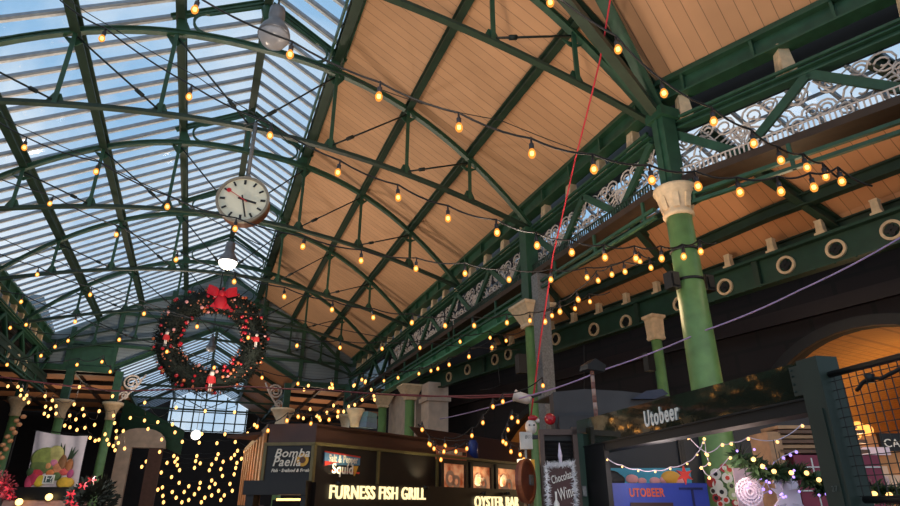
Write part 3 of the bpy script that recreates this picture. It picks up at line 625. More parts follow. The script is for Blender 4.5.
# ================================================================== wreath
wp = at(212, 340, y=22.6); wr = thing('wreath', 'huge Christmas wreath with red bow and baubles hanging under the glass roof', 'wreath', wp, -.05)
NEEDLE = mat('fir_needles', lin(20, 30, 23), .8, 0, .5, 3); RED = mat('red_bauble', lin(176, 30, 44), .25, 0, .15, 3, 0, .6); BOW = mat('red_velvet_bow', lin(186, 14, 38), .6, 0, .1); GOLDB = mat('copper_bauble', lin(205, 120, 80), .25, .4, .1); PINK = mat('pale_pink_bauble', lin(230, 160, 160), .3)
R0, R1 = 1.47, .48
rnd = random.Random(3)
b = MB(); b.tube([V((R0*math.cos(2*PI*k/40), 0, R0*math.sin(2*PI*k/40))) for k in range(40)], R1 * .78, 12, True)
for k in range(9000):
    a = rnd.uniform(0, 2*PI); f = rnd.uniform(0, 2*PI); er = V((math.cos(a), 0, math.sin(a))); et = V((-math.sin(a), 0, math.cos(a))); rad = R1 * rnd.uniform(.6, .95)
    n = er*math.cos(f) + V((0, 1, 0))*math.sin(f); p = er*R0 + n*rad; d = (n*rnd.uniform(.4, 1) + et*rnd.uniform(-1, 1) + V((rnd.uniform(-.5,.5), rnd.uniform(-.5,.5), rnd.uniform(-.5,.5)))).normalized()
    s = d.cross(n); s = (s if s.length > .01 else et).normalized() * rnd.uniform(.012, .03); L = rnd.uniform(.1, .2)
    b.add([p - s, p + s, p + d*L], [(0, 1, 2)])
b.build('fir_branches', NEEDLE, wr)
bm_ = {}
for nm, m in (('r', RED), ('g', GOLDB), ('p', PINK)): bm_[nm] = MB().ball((0, 0, 0), 1, 10, 8).mesh('bauble', m)
for k in range(96):
    a = rnd.uniform(0, 2*PI); f = rnd.uniform(-1.25, 1.2); er = V((math.cos(a), 0, math.sin(a))); n = er*math.sin(f) + V((0, -1, 0))*math.cos(f)
    inst(bm_['r' if k % 3 else ('g' if k % 2 else 'p')], wr, er*R0 + n*(R1*1.04), 'bauble', sc=rnd.uniform(.045, .07))
b = MB()
for k in range(170):
    a = rnd.uniform(0, 2*PI); f = rnd.uniform(-1.4, 1.4); er = V((math.cos(a), 0, math.sin(a))); n = er*math.sin(f) + V((0, -1, 0))*math.cos(f); b.ball(er*R0 + n*R1, rnd.uniform(.022, .038), 6, 5)
o = b.build('berries', mat('bronze_berry', lin(186, 112, 84), .3, .2, .4, 2), wr); o['kind'] = 'stuff'
b = MB(); c = V((.12, -R1 - .06, R0 + .12))
for s in (-1, 1):
    b.add([c, c + V((s*.2, -.12, .2)), c + V((s*.48, -.06, .3)), c + V((s*.52, .02, -.02)), c + V((s*.22, -.1, -.16)), c + V((s*.3, .1, .08))], [(0,1,5),(1,2,5),(2,3,5),(3,4,5),(4,0,5),(0,4,3,2,1)])
    b.prism([c + V((s*.02, -.02, -.05)), c + V((s*.34, -.03, -.5)), c + V((s*.16, -.04, -.62)), c + V((0, -.03, -.5))], (0, .03, 0))
b.ball(c + V((0, -.08, 0)), .12, 10, 8, 1, .7, 1)
b.ball(c + V((0, -.03, -.32)), .22, 10, 8, 1, .35, 1.25); b.build('bow', BOW, wr)
TOYW = mat('toy_white', lin(228, 215, 205), .45); TOYR = mat('toy_red', lin(196, 36, 40), .45); TOYB = mat('toy_dark', lin(40, 36, 40), .45)
for u, v, h in ((167, 336), (258, 339), (212, 380)) and ((167, 337, .62), (257, 340, .62), (212, 380, .85)):
    p = at(u, v, y=wp.y - .55) - wp; p.y = -R1 - .06; b = MB(); k = h / .8; b.mi = 0
    b.box(p.x-.05*k, p.x-.01*k, p.y-.04*k, p.y+.04*k, p.z-.4*k, p.z-.1*k); b.box(p.x+.01*k, p.x+.05*k, p.y-.04*k, p.y+.04*k, p.z-.4*k, p.z-.1*k); b.ball(p + V((0, 0, .2*k)), .08*k, 8, 6, 1, 1, 1.1)
    b.mi = 1; b.box(p.x-.085*k, p.x+.085*k, p.y-.055*k, p.y+.055*k, p.z-.12*k, p.z+.12*k)
    for s in (-1, 1): b.tube([p + V((s*.1*k, 0, .1*k)), p + V((s*.12*k, 0, -.1*k))], .03*k, 6)
    b.mi = 2; b.lathe([(.085*k, .26*k), (.075*k, .4*k), (.03*k, .42*k)], 10, p); b.box(p.x-.065*k, p.x+.065*k, p.y-.08*k, p.y+.05*k, p.z-.43*k, p.z-.38*k)
    b.build('nutcracker_doll', [TOYW, TOYR, TOYB], wr, 'nutcracker doll in red coat')
b = MB(); b.tube([(0, 0, R0 + R1*.5), (0, 0, tie(0) - wp.z)], .022, 6); b.build('hanger', ROD, wr)
# ================================================================== festoon lights
BULB = bpy.data.materials.new('amber_bulb'); BULB.use_nodes = True; nt = BULB.node_tree; nt.nodes.remove(nt.nodes['Principled BSDF'])
e_ = nt.nodes.new('ShaderNodeEmission'); e_.inputs[0].default_value = (1, .36, .06, 1); e_.inputs[1].default_value = 1.5; t_ = nt.nodes.new('ShaderNodeBsdfTransparent'); t_.inputs[0].default_value = (1, .75, .45, 1)
m_ = nt.nodes.new('ShaderNodeMixShader'); m_.inputs[0].default_value = .6; nt.links.new(t_.outputs[0], m_.inputs[1]); nt.links.new(e_.outputs[0], m_.inputs[2]); nt.links.new(m_.outputs[0], nt.nodes['Material Output'].inputs['Surface'])
FIL = emit('filament_glow', (1, .62, .22), 11)
bulb_m = MB().lathe([(0, -.078), (.022, -.07), (.036, -.045), (.036, -.02), (.022, .012), (.018, .022)], 10).mesh('bulb', BULB)
fil_m = MB().lathe([(0, -.055), (.019, -.04), (.019, -.012), (0, .0)], 8).mesh('filament', FIL)
hold_m = MB().lathe([(.02, .015), (.024, .02), (.024, .07), (.012, .08), (.008, .14), (0, .14)], 8).mesh('lampholder', HOLDER)
fairy_m = MB().ball((0, 0, 0), .03, 6, 5, 1, 1, 1.4).mesh('bulb', emit('warm_fairy_bulb', (1, .5, .14), 2.6))
def cablecurve(pts, sag, n=5):
    out = []
    for i in range(len(pts) - 1):
        for k in range(n): f = k / n; p = pts[i].lerp(pts[i+1], f); p.z -= sag * 4 * f * (1 - f); out.append(p)
    return out + [pts[-1]]
def festoon(label, pix, ys, sc=1.25, ends=None, depth='y', sag=.05, group=None, lights=0):
    """pix: where each bulb hangs; ys: distance of first and last bulb"""
    n = len(pix); P = []
    for k, (u, v) in enumerate(pix):
        D = ys[0] + (ys[1] - ys[0]) * k / max(1, n - 1); P.append(at(u, v, **{depth: D}))
    t = thing('festoon_lights', label, 'string lights', P[0] + V((0, 0, .16 * sc)), 0, group); o0 = t.location.copy()
    pts = [p + V((0, 0, .17 * sc)) for p in P]
    if ends: pts = ([V(ends[0])] if ends[0] else []) + pts + ([V(ends[1])] if ends[1] else [])
    MB().tube([p - o0 for p in cablecurve(pts, sag)], .011 * sc, 5).build('cable', CABLE, t)
    for k, p in enumerate(P):
        q = p + V((0, 0, .035 * sc)) - o0
        h = inst(hold_m, t, q, 'lampholder', sc=sc); h.rotation_euler = (rnd.uniform(-.12, .12), rnd.uniform(-.12, .12), 0)
        inst(bulb_m, h, name='bulb'); inst(fil_m, h, name='filament')
    return t
D = 'd'
festoon('nearest string of amber bulbs, crossing the boards from top centre to the big column', ((195,10),(290,55),(379,97),(459,128),(532,154),(594,170),(652,181),(698,187),(740,193),(781,192),(814,188),(842,182)), (5.6, 6.4), 1.25, (at(110,-40,d=5.5), at(872,186,d=6.5)), D)
festoon('short near string of amber bulbs hanging before the hip rafter and the scrollwork girder', ((550,3),(618,50),(664,94),(714,122),(754,144),(781,161),(807,168),(826,177)), (5.2, 6.8), 1.25, (at(470,-60,d=5), at(850,184,d=7)), D)
festoon('string of amber bulbs crossing above the clock and along under the boards', ((24,148),(102,39),(189,97),(270,136),(338,173),(398,198),(448,219),(497,233),(537,246),(572,253),(605,258),(636,259),(662,259),(684,257),(701,252))[1:], (7.0, 8.6), 1.25, (at(60,0,d=6.8), at(716,243,d=8.7)), D)
festoon('string of amber bulbs crossing just below the clock', ((24,148),(96,172),(167,207),(235,229),(303,247),(361,261),(416,269),(465,274),(509,280),(551,280),(587,278),(625,272)), (8.2, 9.8), 1.15, (at(-30,100,d=8), at(655,262,d=9.9)), D)
festoon('string of amber bulbs passing above the wreath bow', ((50,204),(116,235),(176,260),(234,282),(284,297),(332,310),(373,318),(412,323),(445,326),(474,326),(507,323),(530,321),(552,316),(575,309),(590,302)), (10, 12), 1.1, (at(-20,170,d=9.5), at(610,292,d=12)), D)
festoon('string of amber bulbs on the left passing across the top of the wreath', ((37,275),(90,295),(144,314),(197,327),(248,338),(297,346),(340,348),(382,349),(420,348),(460,342),(490,338),(506,341)), (12, 14.5), 1.05, (at(-30,240,d=12), at(525,330,d=14.5)), D)
festoon('string of amber bulbs low on the left crossing the wreath middle', ((21,302),(75,322),(119,340),(167,352),(214,368),(262,378),(298,384),(332,385),(362,380),(398,378)), (13, 16), 1.05, (at(-30,280,d=13), at(430,366,d=16)), D)
festoon('string of amber bulbs left of the wreath just under the end wall rail', ((26,325),(10,328),(68,341),(55,347),(41,356),(7,365),(77,365),(102,362),(110,372)), (15, 16), 1.05, None, D, .12)
festoon('string of small bulbs following the foot of the girders toward the distant columns', ((492,348),(469,357),(449,365),(438,369),(431,371),(419,374),(398,378),(384,381),(365,383),(355,385)), (14, 22), 1.2, None, D)
festoon('string of bulbs drooping in the dark in front of the small orange arch', ((543,386),(503,402),(493,407),(483,423),(472,436),(445,446)), (10, 11), .85, None, D, .08)
festoon('string of bulbs falling down the left of the decorated post', ((503,442),(512,418),(518,422),(508,430),(506,444),(511,452),(520,455),(524,460)), (9.5, 9.5), .75, None, D, .03)
festoon('bulbs hanging over the menu board on the kiosk roof', ((422,430),(429,444),(434,449),(444,452),(456,452),(467,449),(441,460),(430,445)), (11, 11), .85, (at(418,424,d=11), at(472,438,d=11)), D, .06)
festoon('string of bulbs high across the dark aisle left of the round column', ((651,268),(640,262),(612,275),(598,281),(578,300),(560,312),(545,322)), (11, 11.5), 1.3, None, D)
festoon('string of bulbs along the top of the kiosk parapet', ((257,427),(268,431),(287,421),(298,417),(311,424),(319,418),(329,420),(338,412)), (12, 12.5), .95, None, D, .05)
# fairy lights: strands over the far street and above the banner
def strands(labels, group, pts, org, k, dmul, zref):
    P = sorted([(org[0] + x / k, org[1] + y / k) for x, y in pts], key=lambda p: p[1]); n = len(labels); m = len(P) / n
    for i, lab in enumerate(labels):
        ch = sorted(P[int(i * m):int((i + 1) * m)]); W3 = []
        for u, v in ch: D_ = min(dmul[1], max(dmul[0], (zref - EYE) * 595 / max(4, 505 - v))); W3.append((at(u, v, d=D_), D_))
        t = thing('fairy_lights', lab, 'string lights', W3[0][0], 0, group)
        MB().tube([w + V((0, 0, .16)) - W3[0][0] for w in cablecurve([a for a, _ in W3], .1, 3)], .008, 4).build('cable', CABLE, t)
        for a, D_ in W3: inst(fairy_m, t, a - W3[0][0], 'bulb', sc=D_ / 595 * 2.5 / .06)
ZB1 = ((32,25),(72,27),(85,40),(82,62),(97,75),(107,62),(115,90),(181,65),(210,82),(183,107),(203,115),(225,105),(178,135),(194,145),(225,135),(298,98),(332,116),(280,143),(305,158),(260,183),(281,190),(309,200),(337,142),(341,192),(380,180),(398,125),(319,28),(452,65),(456,143),(460,173),(467,205),(362,232),(382,244),(397,240),(430,240),(437,258),(455,265),(462,282),(467,232),(495,205),(500,275),(422,218),(475,253))
ZB2 = ((108,55),(245,77),(372,92),(500,97),(587,152),(45,122),(107,133),(122,170),(165,140),(229,150),(240,185),(182,216),(272,226),(346,230),(357,192),(423,232),(458,193),(503,227),(557,190),(585,217),(567,262),(513,265),(500,283),(485,298),(428,280),(420,300),(335,288),(330,310),(235,288),(250,300),(173,270),(150,290),(115,312),(95,335),(125,367),(133,395),(180,360),(205,318),(165,435),(185,425),(187,462),(190,490),(250,328),(260,350),(240,313),(350,320),(325,340),(390,350),(400,325),(440,345),(450,313),(510,318),(530,300),(505,340),(498,368),(550,298),(545,270),(447,375),(400,395),(390,425),(350,405),(345,430),(300,420),(280,445),(258,405),(225,380),(228,445),(245,470),(300,480),(325,455),(370,470),(400,460),(430,440),(455,460),(480,410),(490,440),(440,480),(355,490),(270,490),(415,410))
strands(['topmost strand of fairy lights above the fruit banner', 'strand of fairy lights just above the top edge of the fruit banner', 'lowest strand of fairy lights, right of the fruit banner'], None, ZB1, (0, 380), 4.015, (14, 26), 4.6)
strands(['warm fairy light strand in the dense cluster between the stone doorway and the kiosk'] * 11, 'fairy lights over the far street', ZB2, (120, 390), 4.364, (17, 38), 4.6)
ZB3 = ((95,140),(97,155),(88,155),(25,148),(12,160),(100,207),(30,218),(80,228),(145,210),(112,240),(60,250),(10,245),(163,205),(185,190),(220,178),(222,190),(160,148),(195,135),(212,160),(50,238),(130,225))
strands(['strand of fairy lights before the brown roof right of the wreath', 'lower strand of fairy lights just above the kiosk parapet'], None, ZB3, (300, 336), 2.977, (15, 24), 5.2)
# ================================================================== loose cables and ropes
def rope(name, label, pts, r, m, cat='cable', sag=.0):
    pts = [V(p) for p in pts]; o0 = pts[0].copy(); o = MB().tube([p - o0 for p in cablecurve(pts, sag, 8)], r, 6).build(name, m); o.location = o0; tag(o, label, cat)
REDR = mat('red_rope', lin(205, 44, 58), .6); PURP = mat('purple_lit_cable', lin(176, 150, 196), .5); PINKC = mat('dull_red_cable', lin(128, 58, 60), .6)  # mauve base colour holds the purple light falling on the cable
rope('rope', 'red rope hanging from the roof down to the square-capped column', [at(612, -12, d=7.6), at(600, 60, d=8.4), at(575, 160, d=9.8), at(553, 255, d=11), at(541, 335, d=11.3), at(529, 430, d=11.5)], .016, REDR, 'rope', .02)
rope('cable', 'purple-lit cable sloping across the dark viaduct wall behind the round column', [at(903, 236, d=8), at(800, 290, d=8.6), at(706, 330, d=9.2), at(600, 371, d=9.9), at(528, 396, d=10.5), at(440, 419, d=17.5)], .013, PURP, 'cable', .03)
rope('cable', 'dull red cable stretched level in front of the distant columns', [at(-5, 376, d=15), at(115, 391, d=16), at(240, 386, d=16), at(330, 390, d=15), at(420, 396, d=14), at(525, 394, d=11.4)], .02, PINKC, 'cable', .02)
rope('cable', 'second thin red cable just under the level one before the dark aisle', [at(400, 394, d=14), at(470, 398, d=12.5), at(525, 396, d=11.4)], .014, PINKC)
for k, (l, q) in enumerate((('thin black cable from the top left corner to the clock pole', [(62,-5),(110,26),(198,77),(262,118),(300,150)]), ('thin black wire crossing the left roof glass', [(-5,112),(32,132),(97,160),(180,200),(260,245)]),
    ('thin black wire sagging under the boards beside the gutter', [(300,57),(345,75),(420,103),(500,120),(600,158)]), ('thin black wire on the lower left roof glass', [(-5,235),(60,262),(140,300),(200,320),(320,345)]),
    ('thin black wire across the middle of the end wall', [(205,306),(300,320),(400,340),(520,350)]), ('thin dark wire hanging below the quatrefoil girder', [(584,345),(584,395)]), ('forked dark wire above the orange arch', [(498,365),(500,385),(480,390)]))):
    rope('wire', l, [at(u, v, d=9 + k) for u, v in q], .009, CABLE, 'wire', .03)
# ================================================================== Furness kiosk
KB = mat('kiosk_brown_panel', lin(74, 44, 34), .45, 0, .12, 3); KD = mat('kiosk_dark_board', lin(34, 27, 24), .5, 0, .15); KT = mat('kiosk_olive_trim', lin(112, 98, 58), .5, 0, .15)
LETTER = emit('lit_cream_letters', (1, .8, .42), 1.25)
C0 = at(317, 423.4, z=3.4); C1 = at(270.5, 424, z=3.4); Cr = at(409, 435.6, z=3.4)
ang = math.atan2(Cr.y - C0.y, Cr.x - C0.x); kx = V((math.cos(ang), math.sin(ang), 0)); ky = V((-kx.y, kx.x, 0))
ks = thing('market_kiosk', 'brown fish grill kiosk with sloping parapet, olive trim and lit sign letters', 'kiosk', (C0.x, C0.y, 0), ang)
def kl(u, v, off=0):  # where a sight line meets the long front, in kiosk coordinates
    p = at_plane(u, v, V((C0.x, C0.y, 0)) - ky * off, ky) - V((C0.x, C0.y, 0)); return V((p.dot(kx), p.dot(ky), p.z))
Lr = kl(437, 457).x; Lend = kl(562, 480).x; zr = kl(330, 445).z; zf = kl(334, 483).z; zl_ = kl(334, 503).z
b = MB(); b.prism([(0, 0, zr), (Lr, 0, zr), (Lr, 0, 3.4), (0, 0, 3.4)], (0, .1, 0)); b.box(0, Lr, 0, 3.0, 3.3, 3.36); b.build('parapet', KB, ks)
b = MB(); b.box(0, Lr, .02, .12, zf - .05, zr); b.build('upper_panel', KD, ks)
for x in (0, kl(378, 465).x, Lr): b = MB(); b.box(x - .03, x + .03, -.03, .05, zf, zr); b.build('trim_strip', KT, ks)
b = MB(); b.box(-.02, Lend, -.03, .05, zr - .03, zr + .03); b.build('trim_strip', KT, ks)
b = MB(); b.box(0, Lend, -.12, .1, 1.6, zf); b.build('sign_fascia', KD, ks)
b = MB(); b.box(0, Lend, .1, 3, 0, 1.65); b.box(Lr, Lend, .3, 3, 1.6, zr); b.build('body', KD, ks)
b = MB(); b.prism([(Lr, .05, zr), (Lend, .05, zr), (Lend, .9, zr + .75), (Lr, .9, zr + .75)], (0, .05, .02)); b.build('roof_slope', KB, ks)
PEACH = mat('lit_menu_peach', lin(232, 150, 104), .4, 0, .25, 9)
PE = bpy.data.materials.new('backlit_picture'); PE.use_nodes = True; nt = PE.node_tree; bb_ = nt.nodes['Principled BSDF']; nz = nt.nodes.new('ShaderNodeTexNoise'); nz.inputs['Scale'].default_value = 4; nz.inputs['Detail'].default_value = 6
tc = nt.nodes.new('ShaderNodeTexCoord'); nt.links.new(tc.outputs['Object'], nz.inputs['Vector']); rp = nt.nodes.new('ShaderNodeValToRGB'); rp.color_ramp.elements[0].position = .35; rp.color_ramp.elements[0].color = (*lin(170, 78, 40), 1); rp.color_ramp.elements[1].position = .62; rp.color_ramp.elements[1].color = (*lin(240, 168, 120), 1)
nt.links.new(nz.outputs['Fac'], rp.inputs['Fac']); nt.links.new(rp.outputs['Color'], bb_.inputs['Base Color']); nt.links.new(rp.outputs['Color'], bb_.inputs['Emission Color']); bb_.inputs['Emission Strength'].default_value = .42
for (ua, ub, va, vb) in ((443, 465, 464, 488), (472, 491, 467, 490), (497, 517, 469, 491)):
    p = kl(ua, va, .05); q = kl(ub, vb, .05); f = MB(); z0, z1 = q.z, (p.z + kl(ub, va, .05).z) / 2
    for x in (p.x - .05, q.x + .05): f.box(x - .06, x + .06, -.08, .3, z0 - .1, z1 + .1)
    f.box(p.x - .1, q.x + .1, -.08, .3, z1, z1 + .1); f.box(p.x - .1, q.x + .1, -.08, .3, z0 - .1, z0); o = f.build('picture_window', KD, ks)
    b = MB(); b.box(p.x, q.x, -.02, .0, z0, z1); b.build('lit_picture', PE, o)
    cx_, cz_ = (p.x + q.x) / 2, (z0 + z1) / 2; s_ = (q.x - p.x) * .5
    b = MB(); b.ring((cx_ - s_*.3, -.03, cz_ - s_*.15), U, W, s_*.42, s_*.2, .01, 16); b.ring((cx_ + s_*.25, -.03, cz_ - s_*.3), U, W, s_*.36, s_*.16, .01, 16); b.build('picture_shapes', mat('picture_shapes', lin(238, 190, 160), .5), o)
p = kl(436, 441, -.0); q = kl(466, 461); b = MB(); b.box(p.x, q.x, -.02, .12, q.z - .02, p.z - .1); o = b.build('menu_board', mat('menu_red', lin(206, 112, 84), .5), ks); b = MB(); b.box(p.x + .08, q.x - .22, -.035, -.02, q.z + .12, p.z - .2); b.build('menu_sheet', mat('menu_sheet', lin(214, 186, 160), .6, 0, .25, 20), o)
b = MB(); b.box(q.x - .18, q.x - .04, -.035, -.02, q.z + .12, p.z - .2); b.build('bottle_photo', KD, o)
p = kl(470, 447, -.3); b = MB(); b.lathe([(.14, 0), (.14, .42), (.1, .46), (.1, .5)], 14, (p.x, .2, zr + .02)); o = b.build('barrel', mat('blue_barrel', lin(40, 60, 130), .4)); o.parent = None
o.location = (C0.x, C0.y, 0); o.rotation_euler = (0, 0, ang); tag(o, 'blue plastic drum on the kiosk roof right of the menu board', 'drum')
# lit lettering
def ktext(body, ua, ub, va, vb, m, name='lettering', off=.14, ext=.02, bold=.003):
    p = kl(ua, vb, off); q = kl(ub, vb, off); h = abs(kl(ua, va, off).z - p.z)
    o = text(body, m, ks, (p.x, -off - .02, p.z), h * 1.42, name, 0, ext, 'LEFT', 0, bold, gap=1.1); bpy.context.view_layer.update()
    w = max(o.dimensions.x, .01); o.scale = ((q.x - p.x) / w, 1, 1); return o
ktext('FURNESS FISH GRILL', 328, 424, 484.5, 498.5, LETTER); ktext('OYSTER BAR', 474, 518, 496, 507.5, LETTER)
def klamp(u, v, en=26):
    p = kl(u, v, .2); b = MB(); b.lathe([(.0, -.05), (.06, -.05), (.07, .03), (.05, .03)], 10, (p.x, -.22, p.z)); b.box(p.x - .01, p.x + .01, -.22, -.1, p.z - .04, p.z); b.build('uplighter', BLACKMET, ks)
    L = bpy.data.lights.new('uplight', 'SPOT'); L.energy = en; L.color = (1, .93, .6); L.spot_size = 1.9; L.spot_blend = .8; L.shadow_soft_size = .05
    lo = bpy.data.objects.new('uplight', L); C.objects.link(lo); lo.location = V((C0.x, C0.y, 0)) + kx * p.x - ky * .24 + V((0, 0, p.z + .05)); lo.rotation_euler = (PI - .25, 0, ang)
for u, v in ((338, 483), (425, 487), (483, 493), (507, 493)): klamp(u, v)
# left faces of the kiosk
a2 = math.atan2(C0.y - C1.y, C0.x - C1.x); L2 = (C0 - C1).length
k2_ = thing('kiosk_bay', 'brown angled kiosk bay with the paella signboard over a dark serving hatch', 'kiosk', (C1.x, C1.y, 0), a2)
k2x = V((math.cos(a2), math.sin(a2), 0)); k2y = V((-k2x.y, k2x.x, 0))
def kl2(u, v, off=0):
    p = at_plane(u, v, V((C1.x, C1.y, 0)) - k2y * off, k2y) - V((C1.x, C1.y, 0)); return V((p.dot(k2x), p.dot(k2y), p.z))
z_r2 = kl2(290, 444).z; z_p2 = kl2(290, 481).z; z_f2 = kl2(290, 495).z
b = MB(); b.box(0, L2, 0, .1, z_r2, 3.4); b.build('parapet', KB, k2_)
b = MB(); b.box(-.05, L2, 0, .1, z_p2, z_r2); b.build('sign_panel', KD, k2_)
b = MB(); b.box(-.07, L2, -.03, .05, z_r2 - .03, z_r2 + .03); b.build('trim_strip', KT, k2_)
MB().box(-.07, -.01, -.03, .05, z_p2, z_r2).build('trim_strip', KT, k2_); MB().box(L2 - .06, L2, -.03, .05, z_p2, z_r2).build('trim_strip', KT, k2_)
b = MB(); b.box(-.25, L2, -.35, .1, z_f2, z_p2); b.build('hatch_canopy', KD, k2_)
b = MB(); b.box(-.2, -.05, -.3, 0, 0, z_f2); b.box(L2 - .1, L2, -.3, 0, 0, z_f2); b.build('hatch_post', KD, k2_); b = MB(); b.box(-.1, L2 - .5, .8, .9, 0, 2); b.box(-.1, L2 - .5, .02, .8, 0, 1.0); b.build('hatch_back', KD, k2_)
b = MB(); b.box(.25, L2 - .15, .1, .16, z_f2 - .1, z_f2 - .06); b.build('hatch_lamp', emit('hatch_tube', (1, .5, .15), 4), k2_)
WH = mat('sign_white', lin(240, 225, 205), .5, 0, .05); REDS = mat('sign_red', lin(206, 58, 46), .5); BLUES = mat('sign_blue', lin(96, 142, 176), .5); YEL = mat('sign_yellow', lin(228, 168, 62), .5)
def k2text(body, ua, ub, va, vb, m, off=.03):
    p = kl2(ua, vb, off); q = kl2(ub, vb, off); h = abs(kl2(ua, va, off).z - p.z); o = text(body, m, k2_, (p.x, -off, p.z), h * 1.3, 'lettering', 0, .006, 'LEFT', .25, .003); bpy.context.view_layer.update(); o.scale = ((q.x - p.x) / max(o.dimensions.x, .01), 1, 1)
k2text('Bomba', 274, 309, 448, 457, WH); k2text('Paella', 272, 300, 456, 466, WH); k2text('Fish · Seafood & Fresh', 271, 309, 468.5, 472, WH)
p = kl2(303, 460); b = MB(); b.disc((p.x, -.02, p.z), U, W, .12, .02, 18); o = b.build('paella_picture', YEL, k2_); b = MB(); b.disc((p.x, -.035, p.z), U, W, .06, .02, 14); b.build('picture_centre', mat('sign_brown', lin(96, 60, 36), .5), o)
# squid sign on the long front
p = kl(325, 452, .02); q = kl(359, 474, .02)
b = MB(); w_, h_ = q.x - p.x, p.z - q.z; X0, Z0 = p.x, q.z
b.mi = 0; b.prism([(X0, -.03, Z0 + h_*.35), (X0 + w_, -.03, Z0 + h_*.45), (X0 + w_, -.03, Z0 + h_*.85), (X0 + w_*.5, -.03, Z0 + h_*.97), (X0, -.03, Z0 + h_)], (0, .03, 0))
b.mi = 1; b.prism([(X0, -.035, Z0 + h_*.3), (X0 + w_*.4, -.035, Z0 + h_*.55), (X0, -.035, Z0 + h_*.55)], (0, .03, 0)); b.prism([(X0 + w_*.2, -.035, Z0 + h_*.06), (X0 + w_, -.035, Z0), (X0 + w_, -.035, Z0 + h_*.09), (X0 + w_*.2, -.035, Z0 + h_*.15)], (0, .03, 0))
b.prism([(X0, -.035, Z0 + h_*.98), (X0 + w_, -.035, Z0 + h_*.84), (X0 + w_, -.035, Z0 + h_*.92), (X0, -.035, Z0 + h_*1.06)], (0, .03, 0))
b.mi = 2; b.prism([(X0 + w_*.78, -.04, Z0 + h_*.4), (X0 + w_*.95, -.04, Z0 + h_*.4), (X0 + w_*.86, -.04, Z0 - h_*.12)], (0, .03, 0)); b.build('squid_sign', [BLUES, REDS, YEL], ks)
ktext('Salt & Pepper', 328, 357, 454, 461.5, WH, off=.06, ext=.005, bold=.004); ktext('Squid', 331, 352, 463, 473, WH, off=.06, ext=.005, bold=.006)
# slatted side of the kiosk, lit orange
t = thing('slatted_side', 'row of orange-lit slanting posts on the left side of the kiosk', 'screen', (C1.x, C1.y, 0))
ORW = mat('lit_wood_slat', lin(226, 146, 84), .5, 0, .2); 
b = MB(); b.box(-.05, .05, 0, 6, 0, 1.9); b.box(-.05, .1, 0, 6, 3.25, 3.4); b.build('frame', KB, t)
for k in range(8): b = MB(); b.box(-.08, -.02, .2 + .72*k, .5 + .72*k, 1.9, 3.25); b.build('slat', ORW, t)
L = bpy.data.lights.new('slat_lamp', 'POINT'); L.energy = 12; L.color = (1, .5, .2); L.shadow_soft_size = .1; lo = bpy.data.objects.new('slat_lamp', L); C.objects.link(lo); lo.location = C1 + V((-.9, 2.2, -.9))
# things on the kiosk roof
p = at(355, 418, d=12.6); o = MB().lathe([(.09, 0), (.1, .12), (.17, .3), (.19, .32), (.19, .36), (.15, .36)], 14).build('stone_urn', CREAM); o.location = (p.x, p.y, 3.37); tag(o, 'small stone urn on the kiosk roof left of the stacked boxes', 'urn')
p = at(282, 418, d=13); o = MB().lathe([(.16, 0), (.14, .1), (.12, .18), (.22, .36), (.25, .38), (.25, .42), (.2, .42)], 14).build('stone_urn', CREAM); o.location = (p.x, p.y, 3.37); tag(o, 'cream urn-shaped capital standing above the paella sign', 'urn')
p = at(366, 420, d=12.8)
for k in range(3): o = MB().box(-.19, .19, -.15, .15, 0, .1).build('plastic_crate', mat('crate_blue%d' % k, lin(110, 130 + 8*k, 150), .5)); o.location = (p.x, p.y, 3.37 + .105*k); o.rotation_euler = (0, 0, .7 + .05*k); tag(o, ('bottom', 'middle', 'top')[k] + ' blue-grey crate of the stack on the kiosk roof', 'crate')
# stone pier right of the distant columns
t = thing('stone_pier', 'pale stone pier rising behind the kiosk right of the distant columns', 'pier', (8.2, 22.6, 0)); STONE2 = bricks('pier_stone', lin(196, 168, 148), lin(176, 150, 134), lin(120, 100, 92), .35)
b = MB(); b.box(-.5, .3, -1.3, -.5, 0, 6.2); b.build('pier_block', STONE, t); b = MB(); b.box(-.3, .4, .7, 4.6, 0, 6.4); b.build('pier_block', STONE, t); b = MB(); b.box(-.58, .38, -1.38, -.42, 5.5, 5.65); b.build('moulding', STONE, t)
# ================================================================== the Utobeer stall frame (dark green, nearest thing on the right)
SG = mat('stall_green_black', lin(40, 46, 36), .05, 0, .2, 2.5, .09, .6, .0); SG.node_tree.nodes['Principled BSDF'].inputs['IOR'].default_value = 2.7
A = at(580, 447, z=2.6); B = at(808, 397, z=2.6); ua = math.atan2(B.y - A.y, B.x - A.x); ux = V((math.cos(ua), math.sin(ua), 0)); uy = V((-ux.y, ux.x, 0))
O = V((A.x, A.y, 0)); st = thing('market_stall', 'dark green stall frame with the word Utobeer on its beam and a heavy right post', 'stall', O, ua)
def ul(u, v, off=0): p = at_plane(u, v, O - uy * off, uy) - O; return V((p.dot(ux), p.dot(uy), p.z))
LB = ul(812, 397).x; zt_ = (ul(580, 420).z + ul(795, 363).z) / 2; hb = zt_ - 2.6
zl2, zr2 = ul(580, 420).z, ul(797, 363).z
b = MB(); b.prism([(-.05, 0, 2.6), (LB, 0, 2.6), (LB, 0, zr2), (-.05, 0, zl2)], (0, .05, 0)); b.prism([(-.05, .05, zl2 - .03), (LB, .05, zr2 - .03), (LB, .05, zr2), (-.05, .05, zl2)], (0, .11, 0)); b.build('fascia_board', SG, st)
SGM = mat('stall_green_matt', lin(40, 54, 46), .55, 0, .15, 3)
zt_ = zr2
b = MB(); b.box(0, LB, .01, .2, 2.5, 2.6); b.box(0, LB, -.012, .01, 2.585, 2.6); b.build('soffit', mat('black_soffit', lin(9, 9, 10), .7), st)
